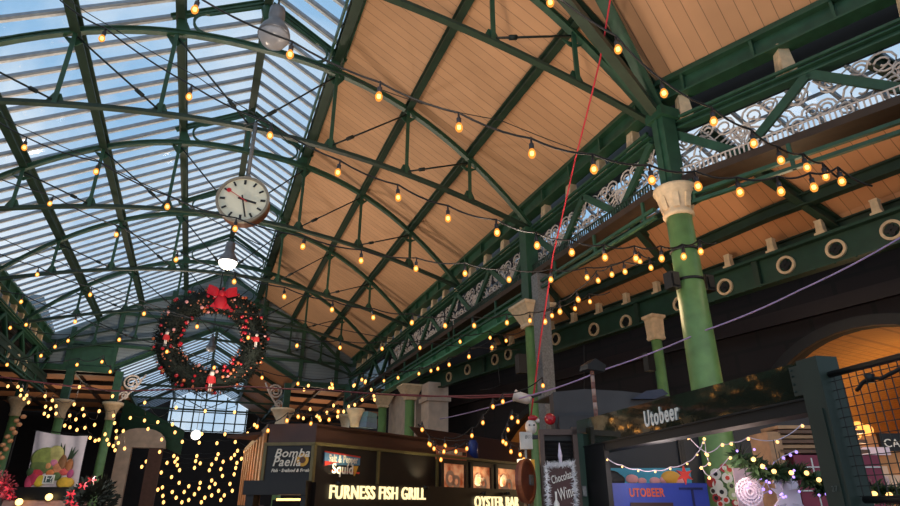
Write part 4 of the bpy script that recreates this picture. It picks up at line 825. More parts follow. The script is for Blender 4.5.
pw = ul(835, 362).x - ul(815, 362).x
b = MB(); b.box(LB - .02, LB + pw, -.05, .12, 0, zt_ + .0); b.box(LB + pw * .25, LB + pw * .75, -.058, -.05, .2, 2.5); b.build('right_post', SGM, st)
b = MB(); b.box(LB - .14, LB, -.015, 0, 2.62, zt_ - .02)
for dx in (-.12, -.03):
    for z in (2.65, 2.7, 2.76, 2.8): b.ball((LB + dx, -.018, z), .008, 6, 5)
b.build('joint_plate', SGM, st)
b = MB(); x0 = ul(585, 480).x; x1 = ul(607, 480).x; b.box(x0, x1, .0, .06, 0, 2.58); b.build('left_post', BLACKMET, st)
WLET = mat('white_sign_letters', lin(238, 234, 226), .4, 0, .05)
p = ul(645, 428, .01); q = ul(679, 418, .01)
o = text('Utobeer', WLET, st, (p.x, -.008, ul(645, 427).z), .225, 'lettering', 0, .004, 'LEFT', 0, .005, gap=1.16); bpy.context.view_layer.update(); o.scale = ((q.x - p.x) / o.dimensions.x, 1, 1); o['label'] = 'white lettering reading Utobeer'
o = text('27', mat('worn_paint', lin(96, 104, 98), .6), st, (LB + pw*.3, -.062, 1.98), .05, 'lettering', 0, .001)
# mesh panel continuing past the post
MW = mat('mesh_wire_grey', lin(52, 50, 46), .5, .2)
t = thing('mesh_fence', 'wire mesh fence panel with top tube at the right edge beside the stall post', 'fence', O + ux * (LB + pw), ua)
zt2 = ul(850, 365).z
b = MB(); b.tube([(0, .03, zt2 - .02), (2.0, .03, zt2 - .02)], .022, 8); b.build('top_tube', BLACKMET, t)
b = MB(); b.tube([(0.03, .03, 1.93), (2.0, .03, 1.93)], .022, 8); b.build('bottom_tube', BLACKMET, t)
b = MB()
for k in range(32): b.bar((.06*k + .03, .03, 1.93), (.06*k + .03, .03, zt2 - .02), .005, .005)
for k in range(int((zt2 - 1.95) / .06) + 1): b.bar((0, .03, 1.95 + .06*k), (2, .03, 1.95 + .06*k), .005, .005)
b.build('wire_mesh', MW, t)
p = ul(872, 381) ; b = MB(); pts = [V((p.x - LB - pw + dx, -.01, p.z + dz)) for dx, dz in ((-.12, -.04), (-.06, .0), (0, .02), (.08, .0), (.3, .05))]; b.tube(pts, .012, 6); b.lathe([(.02, -.03), (.03, .02), (.0, .03)], 8, pts[2]); b.build('cable_plug', CABLE, t)
# blue bar counter sign inside the stall
BLUE = mat('deep_blue_panel', lin(46, 70, 172), .45, 0, .08); ORG = mat('orange_letters', lin(226, 98, 58), .4); TEAL = mat('teal_mural', lin(70, 160, 190), .6, 0, .2, 3)
Dv = V((syw, cyw, 0)); Rv = V((cyw, -syw, 0)); va_ = math.atan2(Rv.y, Rv.x)
def vt(name, label, cat, u, v, d): p = at(u, v, d=d); return thing(name, label, cat, (p.x, p.y, 0), va_), p
def vx(u0, u1, v, d): return (at(u1, v, d=d) - at(u0, v, d=d)).dot(Rv)
t, p = vt('bar_sign', 'deep blue bar board with orange UTOBEER lettering inside the stall', 'sign', 606, 483, 7.6); w = vx(606, 707, 490, 7.6); zt3 = p.z
b = MB(); b.box(0, w, 0, .08, .9, zt3); b.build('board', BLUE, t)
b = MB(); b.box(w - .34, w - .06, -.012, 0, zt3 - .075, zt3 - .05); b.box(w - .2, w - .175, -.012, 0, zt3 - .4, zt3 - .05); b.build('raised_line', mat('navy_line', lin(24, 34, 90), .5), t)
x = vx(606, 628, 490, 7.6); o = text('UTOBEER', ORG, t, (x, -.01, at(628, 496.5, d=7.6).z), .13, 'lettering', 0, .006, bold=.003); bpy.context.view_layer.update(); o.scale = (vx(628, 663, 495, 7.6) / o.dimensions.x, 1, 1)
b = MB(); b.box(x, x + .5, -.02, 0, 1.83, at(628, 502.5, d=7.6).z); b.build('dark_slot', mat('slot_brown', lin(60, 34, 34), .5), t)
t, p = vt('mural_panel', 'teal painted panel with pale blossoms above the blue bar board', 'mural', 598, 468, 8.2); w = vx(598, 690, 470, 8.2)
b = MB(); b.box(0, w, 0, .05, 1.2, p.z); b.build('panel', TEAL, t)
for u, v, r, m in ((632, 479, .07, PINK), (642, 481, .05, PINK), (655, 481, .06, PINK), (671, 478, .11, YEL), (666, 480, .07, PINK), (677, 480, .08, PINK), (612, 477, .1, BLACKMET), (616, 480, .1, BLACKMET)):
    q = at(u, v, d=8.2); b = MB(); b.ball(((q - p).dot(Rv), -.0, q.z), r, 10, 8, 1.2, .3, .8); b.build('blossom', m, t)
# stickers on the foot of the big round column
t = thing('sticker_cluster', 'scatter of round pin badges stuck low on the big round column', 'stickers', KC); rs = random.Random(5)
for k, (u, v) in enumerate(((716,474),(724,468),(727,478),(731,486),(718,485),(712,482),(722,492),(733,495),(726,500),(717,498),(737,478),(729,470),(714,491),(735,503),(721,504))):
    q = at(u, v, d=1); r = ray(u, v); dxy = V((r.x, r.y, 0)); tt = (KC.x*r.x + KC.y*r.y) / dxy.length_squared; off = (V((r.x*tt, r.y*tt, 0)) - KC).length; tt -= math.sqrt(max(.0, .26**2 - off**2)) / dxy.length
    p = V((r.x*tt, r.y*tt, EYE + r.z*tt)) - KC; n = V((p.x, p.y, 0)).normalized(); b = MB(); b.disc(p + n*.01, V((-n.y, n.x, 0)), V((0,0,1)), rs.choice((.05, .06, .075)), .02, 14)
    o = b.build('badge', (WLET, mat('badge_red%d' % k, lin(200, 60, 70), .5), WLET, mat('badge_green%d' % k, lin(180, 200, 150), .5))[k % 4], t); b = MB(); b.disc(p + n*.022, V((-n.y, n.x, 0)), V((0,0,1)), .03, .01, 10); b.build('badge_mark', (TOYB, WLET, REDS)[k % 3], o)
p = at(718, 449, d=9.55) - KC; b = MB(); n = -Dv; b.ball((p.x, p.y, p.z), .15, 14, 10, .9, .9, .6); b.build('plaque', WLET, t)
# plum cupboard, boards on top, hanging ornaments, garlands
PLUM = mat('plum_red_boards', lin(150, 56, 76), .6, 0, .15, 5); OAK = mat('pale_oak', lin(196, 148, 106), .6, 0, .2, 8, .1)
t, p = vt('shop_cupboard', 'plum red cupboard with white cross lines inside the stall', 'cupboard', 793, 455, 6.6); w = vx(785, 832, 460, 6.6)
b = MB(); b.box(0, w + .4, 0, .5, 0, p.z); b.build('body', PLUM, t); b = MB()
for x in (.18, .42): b.box(x - .006, x + .006, -.01, 0, 1.7, p.z - .03)
for z in (p.z - .12, p.z - .35): b.box(0, w + .4, -.01, 0, z - .006, z + .006)
b.build('white_lines', WLET, t)
zc_ = p.z; q = at(770, 436, d=6.55); x = (q - p).dot(Rv)
t2 = thing('wooden_rack', 'pale wooden rack of stacked boards standing on the plum cupboard', 'rack', t.location + Rv * x, va_)
b = MB(); b.box(0, .14, 0, .4, 1.6, q.z + .05); b.build('upright', OAK, t2)
for k in range(6): b = MB(); b.box(.1 + .02*(k % 3), 1.05 - .06*(k % 2), .02*(k % 2), .4, zc_ + .02 + .05*k, zc_ + .055 + .05*k); b.build('board', OAK if k % 2 else mat('brown_board%d' % k, lin(120, 84, 62), .6), t2)
LIL = mat('white_lilac_paper', lin(222, 208, 226), .5, 0, .05)
def rosette(label, u, v, d, r):
    p = at(u, v, d=d); t = thing('paper_rosette', label, 'ornament', p, va_); b = MB()
    for k in range(4): b.ring((0, 0, 0), U, W, r*(1-.24*k), r*(.9-.24*k), .03 + .01*k, 24)
    for k in range(20): a = 2*PI*k/20; dd = V((math.cos(a), 0, math.sin(a))); b.bar(dd*r*.2, dd*r*1.05, .012, .02, dd.cross(N))
    b.build('paper_rings', LIL, t); b = MB(); b.tube([(0, 0, r), (0, 0, r + .25)], .004, 4); b.build('thread', CABLE, t)
rosette('large white paper rosette hanging in the stall right of the badge-covered column', 749, 492, 6.1, .125)
def star(label, u, v, d, r, m):
    p = at(u, v, d=d); t = thing('paper_star', label, 'ornament', p, va_); pts = []
    for k in range(12): a = PI*k/6; rr_ = r if k % 2 == 0 else r*.4; pts.append(V((rr_*math.sin(a), 0, rr_*math.cos(a))))
    MB().prism(pts, (0, .03, 0)).build('star', m, t); MB().tube([(0, 0, r), (0, 0, r + .25)], .004, 4).build('thread', CABLE, t)
star('white six-pointed paper star low beside the plum cupboard', 788, 497, 6.1, .16, LIL); star('small pale paper star hanging above the other star', 781, 478, 6.1, .1, LIL)
star('red paper star hanging at the corner of the teal panel', 685, 475, 7.2, .1, REDS)
t, p = vt('hanging_cloth', 'pale pink hanging cloth with spotted edge behind the paper rosette', 'cloth', 733, 468, 6.7); w = vx(733, 757, 470, 6.7); b = MB(); b.box(0, w, 0, .03, 1.4, p.z); b.build('cloth', mat('pale_pink_cloth', lin(224, 190, 196), .6, 0, .12, 12), t)
t, p = vt('hanging_cloth', 'pale lilac hanging cloth behind the white paper star', 'cloth', 774, 474, 6.5); w = vx(774, 796, 474, 6.5); b = MB(); b.box(0, w, 0, .03, 1.4, p.z); b.build('cloth', LIL, t)
GAR = mat('garland_green', lin(48, 74, 44), .6, 0, .5, 8); PURL = emit('violet_fairy_bulb', (.45, .3, 1), 1.6); TINY = emit('tiny_warm_bulb', (1, .54, .18), 2.3)
tiny_m = MB().ball((0, 0, 0), .022, 6, 5).mesh('bulb', TINY); viol_m = MB().ball((0, 0, 0), .012, 5, 4).mesh('violet_bulb', PURL)
def garland(label, pix, d, r=.1, dens=90, lights=6, viol=0):
    P = [at(u, v, d=d) for u, v in pix]; t = thing('garland', label, 'garland', P[0]); b = MB(); q = [p - P[0] for p in cablecurve(P, .03, 6)]; b.tube(q, .015, 5)
    for i in range(len(q) - 1):
        for k in range(dens // 6):
            p = q[i].lerp(q[i+1], rnd.random()); dd = V((rnd.uniform(-1, 1), rnd.uniform(-1, 1), rnd.uniform(-1, 1))).normalized(); s = dd.orthogonal().normalized() * .022
            b.add([p, p + dd*r*.5 + s, p + dd*r*rnd.uniform(.8, 1.3), p + dd*r*.5 - s], [(0, 1, 2, 3)])
    b.build('leaves', GAR, t)
    for k in range(lights): inst(tiny_m, t, q[int((k + .5) / lights * (len(q) - 1))] + V((rnd.uniform(-.05,.05), 0, 0)) - Dv*r*.8, 'bulb', sc=1)
    for k in range(viol): inst(viol_m, t, q[rnd.randrange(len(q))] + V((rnd.uniform(-.15, .15), 0, rnd.uniform(-.5, .1))) - Dv*.1, 'violet_bulb')
garland('leafy garland with warm lights draped across the stall before the plum cupboard', ((738,452),(757,467),(775,470),(796,470),(815,480),(832,487)), 6.0, .13, 120, 7, 30)
garland('leafy garland with one bright light at the bottom right behind the mesh', ((858,492),(872,488),(888,494),(904,490)), 4.6, .1, 110, 3)
def fairy(label, pix, d, sc=1, sag=.1, m=None):
    P = [at(u, v, d=d) for u, v in pix]; t = thing('fairy_lights', label, 'string lights', P[0]); MB().tube([p - P[0] for p in cablecurve(P, sag*.2, 5)], .005, 4).build('cable', LIL, t)
    for p in P: inst(m or tiny_m, t, p - P[0] - V((0, 0, .02)), 'bulb', sc=sc)
fairy('pale cable of white lights swagged above the teal panel inside the stall', ((607,458),(622,465),(638,469),(655,470),(670,467),(687,462),(697,453),(703,441)), 7.0, .5)
fairy('warm lights on a pale wire across the top of the stall opening', ((688,436),(707,453),(722,443),(731,442),(748,437),(777,440),(802,424)), 6.4, .75)
fairy('warm lights hanging down beside the badge-covered column', ((704,437),(706,452),(709,462),(701,466),(709,476),(730,456),(752,464)), 6.6, .75)
fairy('cluster of violet lights spilling down between rosette and star', ((755,470),(760,476),(757,482),(763,487),(766,479),(770,490),(758,496),(774,462),(783,456),(790,453),(796,450)), 6.2, 1.3, .02, viol_m)
# grey stall backs and tarpaulins behind
TARP = mat('grey_tarpaulin', lin(66, 66, 70), .6, 0, .12, 2); TARP2 = mat('dark_grey_board', lin(54, 54, 58), .6, 0, .1, 2)
t, p = vt('partition_wall', 'dark grey stall back wall seen through the stall opening', 'partition', 560, 432, 9.5); w = vx(560, 850, 440, 9.5); b = MB(); b.box(0, w, 0, .1, 0, p.z + .25); b.build('panel', TARP2, t); b = MB(); b.box(w*.4, w*.42, -.04, 0, 0, p.z + .25); b.build('batten', BLACKMET, t)
t, p = vt('tarpaulin', 'grey tarpaulin roof of a stall left of the round column', 'tarpaulin', 553, 420, 9.8); pp = [at(u, v, d=9.8) for u, v in ((553,392),(585,389),(622,391),(640,393),(668,396),(690,400))]
b = MB(); q = [V(((x - p).dot(Rv), 0, x.z)) for x in pp]; b.prism(q + [V((q[-1].x, 0, 2.6)), V((q[0].x, 0, 2.6))], (0, .4, 0)); b.prism([x + V((0, .4, 0)) for x in q[::-1]] + [x + V((0, 2.4, .2)) for x in q], (0, 0, .02)); b.build('sheet', TARP, t)
b = MB(); q = [at(u, v, d=9.7) for u, v in ((632,399),(646,391),(662,389),(668,394),(655,399))]; q = [V(((x - p).dot(Rv), -.12, x.z)) for x in q]; b.prism(q, (0, .3, 0)); b.build('blue_fold', mat('navy_cloth', lin(56, 62, 84), .6), t)
# striped pole with bracket on top
p = at(596, 415, d=9.0); zt4 = at(599, 372, d=9.0).z; t = thing('striped_pole', 'thin red and white pole with a black floodlight on top, rising behind the stall beam', 'pole', (p.x, p.y, 0)); b = MB()
for k in range(40): b.mi = k % 2; b.lathe([(.03, k*.1), (.03, k*.1 + .1)], 8) if k*.1 < zt4 else None
b.build('pole', [mat('pole_pink', lin(176, 150, 142), .5), mat('pole_red', lin(132, 92, 84), .5)], t); b = MB(); b.prism([(-.14, -.1, zt4 + .02), (.16, -.1, zt4), (.2, -.1, zt4 + .1), (.02, -.1, zt4 + .19), (-.12, -.1, zt4 + .1)], (0, .22, 0)); b.build('floodlight', BLACKMET, t)
# warm shelves seen through the mesh
t, p = vt('lit_shop_front', 'sunny stall front with dark sign and white boards seen through the mesh', 'stall', 846, 470, 8.5); w = vx(846, 960, 470, 8.5); zz = at(860, 436, d=8.5).z
b = MB(); b.box(0, w, 0, .3, 0, zz); b.build('wall', mat('honey_wood', lin(190, 136, 88), .6, 0, .25, 3), t); q = at(884, 446, d=8.4); q2 = at(905, 436, d=8.4); x = (q - p).dot(Rv)
b = MB(); b.box(x, x + .8, -.06, 0, q.z - .06, q2.z + .04); o = b.build('sign_board', BLACKMET, t); text('CASK', WLET, o, (x + .03, -.07, q.z - .01), .15, 'lettering', 0, .005)
for k, (u, v, ww, hh, m) in enumerate(((848, 462, .3, .22, TEAL), (862, 470, .16, .3, LIL), (873, 466, .2, .4, STONE), (890, 475, .3, .3, STONE), (853, 447, .5, .1, LIL), (868, 480, .12, .2, TOYB), (880, 476, .12, .3, LIL))):
    q = at(u, v, d=8.4); b = MB(); x = (q - p).dot(Rv); b.box(x, x + ww, -.08, 0, q.z - hh, q.z); b.build('shelf_board', m, t)
GLO = emit('amber_globe', (1, .42, .08), 1.3)
for k, (u, v) in enumerate(((858, 427), (867, 430), (855, 434))):
    p = at(u, v, d=8.3); o = MB().ball((0, 0, 0), .075, 12, 8).build('globe_lamp', GLO); o.location = p; tag(o, ('topmost', 'right-hand', 'lowest')[k] + ' of three small amber globe lamps behind the mesh', 'lamp')
# ================================================================== chalkboard, tinsel, post ornaments, pan
D5 = 7.9; CHB = mat('chocolate_board', lin(66, 34, 34), .6, 0, .15)
t, p = vt('shutter_box', 'black slatted shutter door with frame left of the stall, carrying the tinsel sign', 'shutter', 539, 440, 8.05); w = vx(539, 577, 450, 8.05); zs = p.z + .06
b = MB(); b.box(-.0, .06, -.05, .05, .6, zs); b.box(w - .06, w, -.05, .05, .6, zs + .1); b.box(0, w, -.05, .05, zs, zs + .07); b.build('frame', mat('shutter_frame', lin(78, 58, 50), .5), t)
b = MB(); [b.bar((.05, .02, 1.6 + .05*k), (w - .05, .02, 1.6 + .05*k), .035, .02, (0, .7, .7)) for k in range(int((zs - 1.6) / .05))]; b.box(0, w, .05, .07, .6, zs); b.build('slats', BLACKMET, t)
b = MB(); b.box(w + .0, w + .22, .0, .1, .4, zs + .02); b.build('green_door', mat('dark_green_door', lin(26, 62, 46), .5), t); b = MB(); b.box(w + .01, w + .06, -.06, -.0, 2.0, 2.12); b.build('latch', GALV, t)
ch, p = vt('tinsel_sign', 'dark brown sign reading Chocolate Wine framed in white tinsel', 'sign', 546, 466, D5); w = vx(546, 573, 470, D5); zt5 = p.z
b = MB(); b.box(0, w, 0, .04, 1.3, zt5); b.build('board', CHB, ch)
b = MB()
for (x0, z0, x1, z1) in ((0, 1.4, 0, zt5), (0, zt5, w, zt5 + .03), (w, zt5, w, 1.4)):
    for k in range(420):
        f = rnd.random(); c = V((x0 + (x1-x0)*f, -.02, z0 + (z1-z0)*f)); dd = V((rnd.uniform(-1,1), rnd.uniform(-1,.3), rnd.uniform(-1,1))).normalized(); s = dd.orthogonal().normalized()*.008; b.add([c - s, c + s, c + dd*rnd.uniform(.03, .075)], [(0,1,2)])
b.build('tinsel', mat('white_tinsel', lin(236, 236, 240), .3, 0, .05), ch)
b = MB(); b.lathe([(.012, 0), (.03, .1), (.004, .26)], 6, (w*.55, 0, zt5 + .02)); b.build('tinsel_spike', LIL, ch)
o = text('Chocolate', WLET, ch, (.06, -.012, at(548, 484, d=D5).z), .13, 'lettering', 0, .003, 'LEFT', .3, .0); o.rotation_euler = (PI/2, -.28, 0); bpy.context.view_layer.update(); o.scale = (w * .86 / o.dimensions.x, 1, 1)
o = text('Wine', WLET, ch, (w*.42, -.012, at(560, 501, d=D5).z), .2, 'lettering', 0, .003, 'LEFT', .3, .0); o.rotation_euler = (PI/2, -.3, 0); o.scale = (.45, 1, 1)
b = MB(); z = at(549, 506, d=D5).z; b.lathe([(.035, -.12), (.035, .03), (.012, .07), (.012, .15), (.016, .16), (.0, .165)], 10, (.1, -.012, z)); b.build('bottle_drawing', WLET, ch)
p = at(525, 481, d=8.4); t = thing('copper_pan', 'big round copper red pan hung at the right end of the oyster bar', 'pan', p, va_ + 1.08)
b = MB(); b.disc((0, 0, 0), U, W, .27, .06, 32); b.build('pan_disc', mat('copper_red', lin(140, 70, 46), .4, .2, .3, 5), t); b = MB(); b.ring((0, -.035, 0), U, W, .28, .245, .04, 32); b.build('rim', mat('copper_rim', lin(170, 96, 60), .4, .2), t); b = MB(); b.box(-.03, .03, -.02, .02, -p.z, -.26); b.build('handle', OAK, t); b = MB(); b.box(.08, .2, -.05, -.03, -.05, .08); b.build('label_plate', GALV, t)
p = at(531, 425, d=9.2); t = thing('snowman_ornament', 'white snowman ornament with red hat fixed to the decorated post', 'ornament', p, va_); b = MB(); b.ball((0, 0, -.03), .1, 14, 10, .9, .8, 1.1); b.build('head', TOYW, t); b = MB(); b.ball((.03, -.02, .1), .07, 10, 8, 1.1, .8, .6); b.build('red_hat', RED, t); MB().ball((.1, -.02, .06), .035, 8, 6).build('hat_bobble', TOYW, t); b = MB(); b.box(-.1, .1, -.05, .05, -.2, -.15); b.build('base', TOYB, t); [MB().ball((s * .035, -.085, -.01), .014, 6, 4).build('eye', TOYB, t) for s in (-1, 1)]
p = at(550, 419, d=9.6); o = MB().ball((0, 0, 0), .09, 12, 8).build('red_ball', RED); o.location = p; tag(o, 'shiny red ball on the grey steel post right of the snowman', 'bauble')
p = at(526, 440, d=9.2); t = thing('white_box', 'white fuse box on the decorated post below the snowman', 'box', p, va_); b = MB(); b.box(-.09, .09, -.05, .05, -.13, .11); b.build('case', mat('offwhite_plastic', lin(214, 204, 196), .5), t); b = MB(); b.box(-.03, .0, -.04, .0, -p.z, -.12); b.build('conduit', GALV, t)
p = at(527, 470, d=9.2); t = thing('yellow_tag', 'yellow hanging tag and white lamp below the fuse box', 'tag', p, va_); b = MB(); b.box(.06, .11, -.06, -.03, -.16, .14); b.build('tag', YEL, t); MB().box(-.06, .1, -.04, -.01, .1, .13).build('bracket', BLACKMET, t); b = MB(); b.lathe([(.05, 0), (.1, .08), (.1, .12)], 10, (-.05, -.1, .02)); b.build('lamp_cup', emit('pale_lamp_cup', (1, .85, .55), 1.2), t)
p = at(523, 398, d=11); t = thing('floodlight', 'small white floodlight clamped to the square-capped column', 'lamp', p, va_ - .3); b = MB(); b.lathe([(.05, -.16), (.09, -.1), (.1, .14), (.12, .16)], 12); o = b.build('body', mat('lamp_white', lin(205, 200, 198), .4), t); o.rotation_euler = (0, -1.25, 0); b = MB(); b.bar((.1, .05, 0), (.32, .1, .08), .05, .05); b.build('arm', BLACKMET, t)
# ================================================================== lower left: fruit banner, planter, flowers
p = at(25, 487, d=20); q = at(78, 487, d=20); r = at(35, 430, d=20); s = at(88, 436, d=20); fo = p
t = thing('fruit_banner', 'white cloth banner with a heap of painted fruit hanging at lower left', 'banner', p, va_); L_ = lambda x: V(((x - p).dot(Rv), 0, (x - p).z))
W0, H0 = (q - p).dot(Rv), r.z - p.z
CLOTH = mat('banner_cloth', lin(226, 212, 214), .7, 0, .05); bm2 = MB(); nx, nz_ = 24, 14; vs_ = []
tl, tr_, bl_, br_ = L_(r), L_(s), L_(p), L_(q)
for j in range(nz_ + 1):
    for i in range(nx + 1):
        f, g = i / nx, j / nz_; c = bl_.lerp(br_, f).lerp(tl.lerp(tr_, f), g); c.y = .05 * math.sin(f*17 + g*2) * (.4 + g) ; c.z -= .12*4*f*(1-f)*g*g*.5; vs_.append(c)
bm2.add(vs_, [(j*(nx+1)+i, j*(nx+1)+i+1, (j+1)*(nx+1)+i+1, (j+1)*(nx+1)+i) for j in range(nz_) for i in range(nx)], True); cloth = bm2.build('cloth', CLOTH, t)
def fruit(u, v, rx, rz, col, name, n=10):
    c = L_(at(u, v, d=20)); c.y = -.1; b = MB(); sc_ = 20.0/595*1.05; b.ball(c, 1, n, 8, rx*sc_, .04, rz*sc_)
    FM = MATC.setdefault(col, mat('fruit_%d_%d_%d' % col, lin(*col), .6, 0, .3, 5)); b.build(name, FM, t)
MATC = {}
for a in ((47,458,13,9,(150,160,84),'melon'),(44,466,11,7,(112,128,70),'melon'),(57,455,8,8,(190,180,110),'melon'),(36,478,6,6,(190,52,84),'dragon_fruit'),(40,472,6,4,(206,60,74),'dragon_fruit'),(31,482,4,6,(200,70,100),'dragon_fruit'),(41,481,5,5,(222,190,60),'lemon'),(50,466,4,4,(226,150,96),'peach'),(56,462,4,4,(206,120,150),'fig'),(60,468,5,5,(232,150,104),'peach'),(66,472,5,3,(226,96,90),'papaya'),(52,473,4,3,(220,130,70),'orange'),(67,483,8,5,(228,180,60),'banana'),(72,474,3,4,(190,80,130),'fig'),(59,476,4,4,(90,112,60),'lime'),(33,472,4,4,(64,86,50),'leaf'),(64,463,4,7,(140,96,60),'pineapple'),(71,466,3.5,6,(170,106,60),'pineapple')): fruit(*a)
for (u0, v0, u1, v1) in ((64,456,63,443),(64,456,67,444),(64,456,60,446),(71,460,77,447),(71,460,74,447),(71,460,80,450)):
    a_, c_ = L_(at(u0, v0, d=20)), L_(at(u1, v1, d=20)); a_.y = c_.y = -.1; b = MB(); sd_ = V((.07, 0, 0)); b.prism([a_ - sd_, a_ + sd_, c_], (0, .02, 0)); b.build('pineapple_leaf', MATC.setdefault((60, 80, 56), mat('pine_leaf', lin(60, 80, 56), .6)), t)
c = L_(at(45, 484, d=20)); e2 = L_(at(58, 475, d=20)); b = MB(); b.box(c.x, e2.x, -.16, -.13, c.z, e2.z); o = b.build('number_card', WLET, t); b = MB(); b.box(c.x + .04, e2.x - .04, -.17, -.16, c.z + .04, e2.z - .04); b.build('card_face', mat('card_dark', lin(60, 84, 78), .5), o); text('F?', WLET, o, (c.x + .08, -.18, c.z + .06), .28, 'lettering', 0, .005)
b = MB(); b.bar(tl + V((-.1, .05, 0)), tr_ + V((.1, .05, .03)), .03, .03); b.build('banner_rod', BLACKMET, t)
p = at(-4, 492, d=19.5); t = thing('stall_canopy', 'black stall beam below the fruit banner with two warm spotlights', 'stall', (p.x, p.y, 0), va_); w = vx(-4, 86, 492, 19.5); zz0, zz1 = at(0, 500, d=19.5).z, at(30, 487, d=19.5).z
b = MB(); b.box(-.5, w, 0, .3, zz0, zz1); b.build('beam', BLACKMET, t)
b = MB(); b.box(-.5, w, .1, .2, 1.0, zz0); b.build('lit_back', mat('pink_back', lin(196, 150, 140), .6), t)
for u, v in ((18, 502), (48, 497)):
    q = at(u, v, d=19.3); o = MB().ball(((q - p).dot(Rv), -.15, q.z), .1, 10, 8).build('spotlight', emit('spot_amber', (1, .66, .22), 3), t)
def plant(label, u, v, d, r, n, cols, cat, flowers):
    p = at(u, v, d=d); t = thing('plant', label, cat, p); b = MB()
    for k in range(n):
        a = V((rnd.gauss(0, 1), rnd.gauss(0, 1), rnd.gauss(0, .8))).normalized() * r * rnd.uniform(.3, 1); dd = (a.normalized() + V((rnd.uniform(-.6,.6), rnd.uniform(-.6,.6), rnd.uniform(-.2,.6)))).normalized(); s = dd.orthogonal().normalized()*r*.06; L = r*.26
        b.add([a, a + dd*L*.5 + s, a + dd*L, a + dd*L*.5 - s], [(0,1,2,3)])
    b.build('leaves', cols, t); bb = MB(); bb.lathe([(r*.4, -p.z), (r*.45, -r*1.6), (r*.6, -r*.7), (r*.55, -r*.7)], 12); bb.build('pot', BLACKMET, t)
    for (du, dv) in flowers:
        q = at(u + du, v + dv, d=d - r) - p; b = MB()
        for k in range(7): a = 2*PI*k/7; dd = V((math.cos(a), -.3, math.sin(a))); b.add([q, q + dd*.07 + V((0, 0, .03)), q + dd*.13, q + dd*.07 - V((0, 0, .03))], [(0,1,2,3)])
        b.build('red_flower', RED, t)
plant('round dark green bush with red flowers at the bottom, right of the fruit banner', 92, 500, 18, .62, 900, NEEDLE, 'bush', ((0,-20),(-9,-14),(-21,-6),(-22,2),(-18,6)))
plant('red-leaved flowering plant in the bottom left corner', -3, 487, 17, .4, 380, mat('poinsettia_red', lin(104, 24, 32), .6, 0, .4, 9), 'plant', ((6,-4),(12,2),(2,4),(15,10),(8,8)))
# string of drying bread/onions between the left columns
p = at(18, 428, d=19.6); t = thing('hanging_braid', 'tall braid of onions hanging between the two far-left columns', 'food', p); BR = mat('onion_skin', lin(200, 140, 96), .5, 0, .3, 9)
MB().tube([(0, 0, .4), (0, 0, -1.6)], .02, 5).build('twine', CABLE, t); om = MB().ball((0, 0, 0), .085, 8, 6, 1, 1, .85).mesh('onion', BR)
for k in range(18): inst(om, t, V(((-1)**k * .07 - .028*k, rnd.uniform(-.05, .05), .35 - .125*k)), 'onion')
# ================================================================== light, sky, camera
w = bpy.data.worlds.new('evening_sky'); bpy.context.scene.world = w; w.use_nodes = True; nt = w.node_tree; bg = nt.nodes['Background']
tc = nt.nodes.new('ShaderNodeTexCoord'); nz = nt.nodes.new('ShaderNodeTexNoise'); nz.inputs['Scale'].default_value = 3.2; nz.inputs['Detail'].default_value = 8; nz.inputs['Distortion'].default_value = .4
mp = nt.nodes.new('ShaderNodeMapping'); mp.inputs['Location'].default_value = (1.3, .4, .2); nt.links.new(tc.outputs['Generated'], mp.inputs[0]); nt.links.new(mp.outputs[0], nz.inputs['Vector'])
rp = nt.nodes.new('ShaderNodeValToRGB'); rp.color_ramp.elements[0].position = .40; rp.color_ramp.elements[0].color = (.36, .58, .82, 1); rp.color_ramp.elements[1].position = .62; rp.color_ramp.elements[1].color = (.90, .94, .98, 1)
nt.links.new(nz.outputs['Fac'], rp.inputs['Fac']); nt.links.new(rp.outputs['Color'], bg.inputs['Color']); bg.inputs['Strength'].default_value = SKY
def lamp(name, kind, loc, en, col, size=.3, **k):
    L = bpy.data.lights.new(name, kind); L.energy = en; L.color = col
    if kind == 'POINT': L.shadow_soft_size = size
    if kind == 'AREA': L.size = size
    for a, b_ in k.items(): setattr(L, a, b_)
    o = bpy.data.objects.new(name, L); C.objects.link(o); o.location = loc; return o
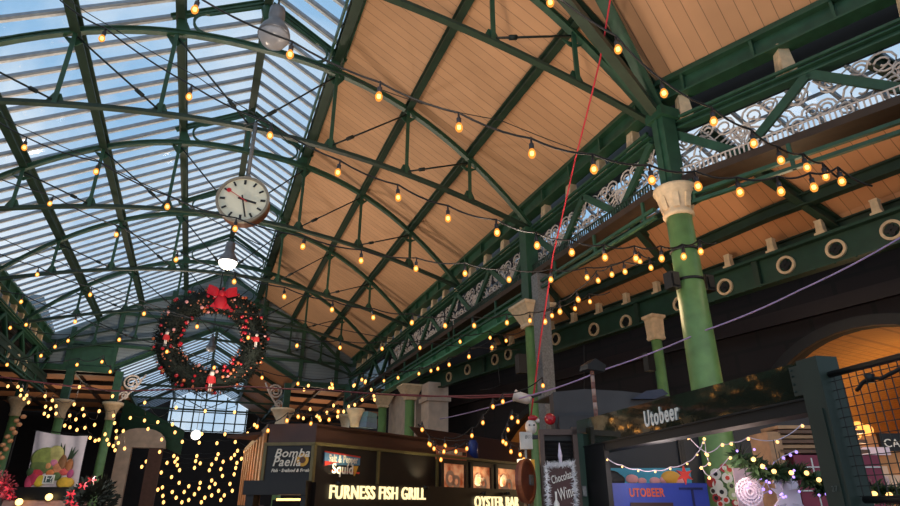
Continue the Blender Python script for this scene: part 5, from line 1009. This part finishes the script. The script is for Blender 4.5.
# glow of the festoons and stall lights, plus unseen fill lamps added for brightness
for x, y, z, e in HALL: o = lamp('hall_fill_spot', 'SPOT', (x, y, z), e, (1, .82, .65), .5, spot_size=2.75, spot_blend=.6, shadow_soft_size=.3); o.rotation_euler = (PI, 0, 0)  # unseen upward spots added to brighten the boarded roof
lamp('kiosk_fill', 'POINT', at(420, 452, d=9.3), 42, (1, .6, .3), .2)  # added lamp standing out in front to lift the kiosk front
lamp('stall_glow', 'POINT', at(745, 470, d=5.9), 9, (1, .72, .62), .15); lamp('stall_glow', 'POINT', at(660, 470, d=6.6), 14, (1, .85, .8), .15); lamp('stall_glow', 'POINT', at(880, 450, d=7), 45, (1, .66, .35), .2)
lamp('banner_fill', 'POINT', at(52, 470, d=16.5), 150, (1, .9, .85), .2); lamp('fairy_glow', 'POINT', at(200, 450, d=19), 40, (1, .6, .25), .5); lamp('sign_lamp', 'POINT', at(556, 470, d=6.8), 5, (1, .9, .85), .1)  # the one at the banner is an unseen fill added to brighten it
for x_ in (-7.2, 6.6): o = lamp('far_aisle_fill', 'SPOT', (x_, 41, 4.5), 420, (1, .74, .5), .3, spot_size=2.7, spot_blend=.6, shadow_soft_size=.3); o.rotation_euler = (PI, 0, 0)  # added spots without fittings, brightening the far aisle timber
lamp('doorway_fill', 'POINT', at(150, 460, d=27), 90, (1, .72, .5), .3); lamp('aisle_fill', 'POINT', at(800, 205, d=8.6), 17, (1, .72, .45), .3)  # unseen fills added for the pale doorway and the right aisle boards
lamp('aisle_fill', 'POINT', at(630, 300, d=10.5), 75, (1, .66, .38), .4)  # second fill added for the aisle boards, no fitting modelled
cd = bpy.data.cameras.new('camera'); co = bpy.data.objects.new('camera', cd); C.objects.link(co); cd.sensor_width = 36; cd.lens = F_PX / 900 * 36; cd.clip_end = 500
co.location = (0, 0, EYE); co.rotation_euler = (PI / 2 + PITCH, 0, -YAW); bpy.context.scene.camera = co
s = bpy.context.scene; s.view_settings.view_transform = 'Standard'; s.view_settings.look = 'None'; s.view_settings.gamma = 1; s.view_settings.exposure = EXPO
s.cycles.max_bounces = 8; s.cycles.transparent_max_bounces = 24; s.cycles.use_denoising = True
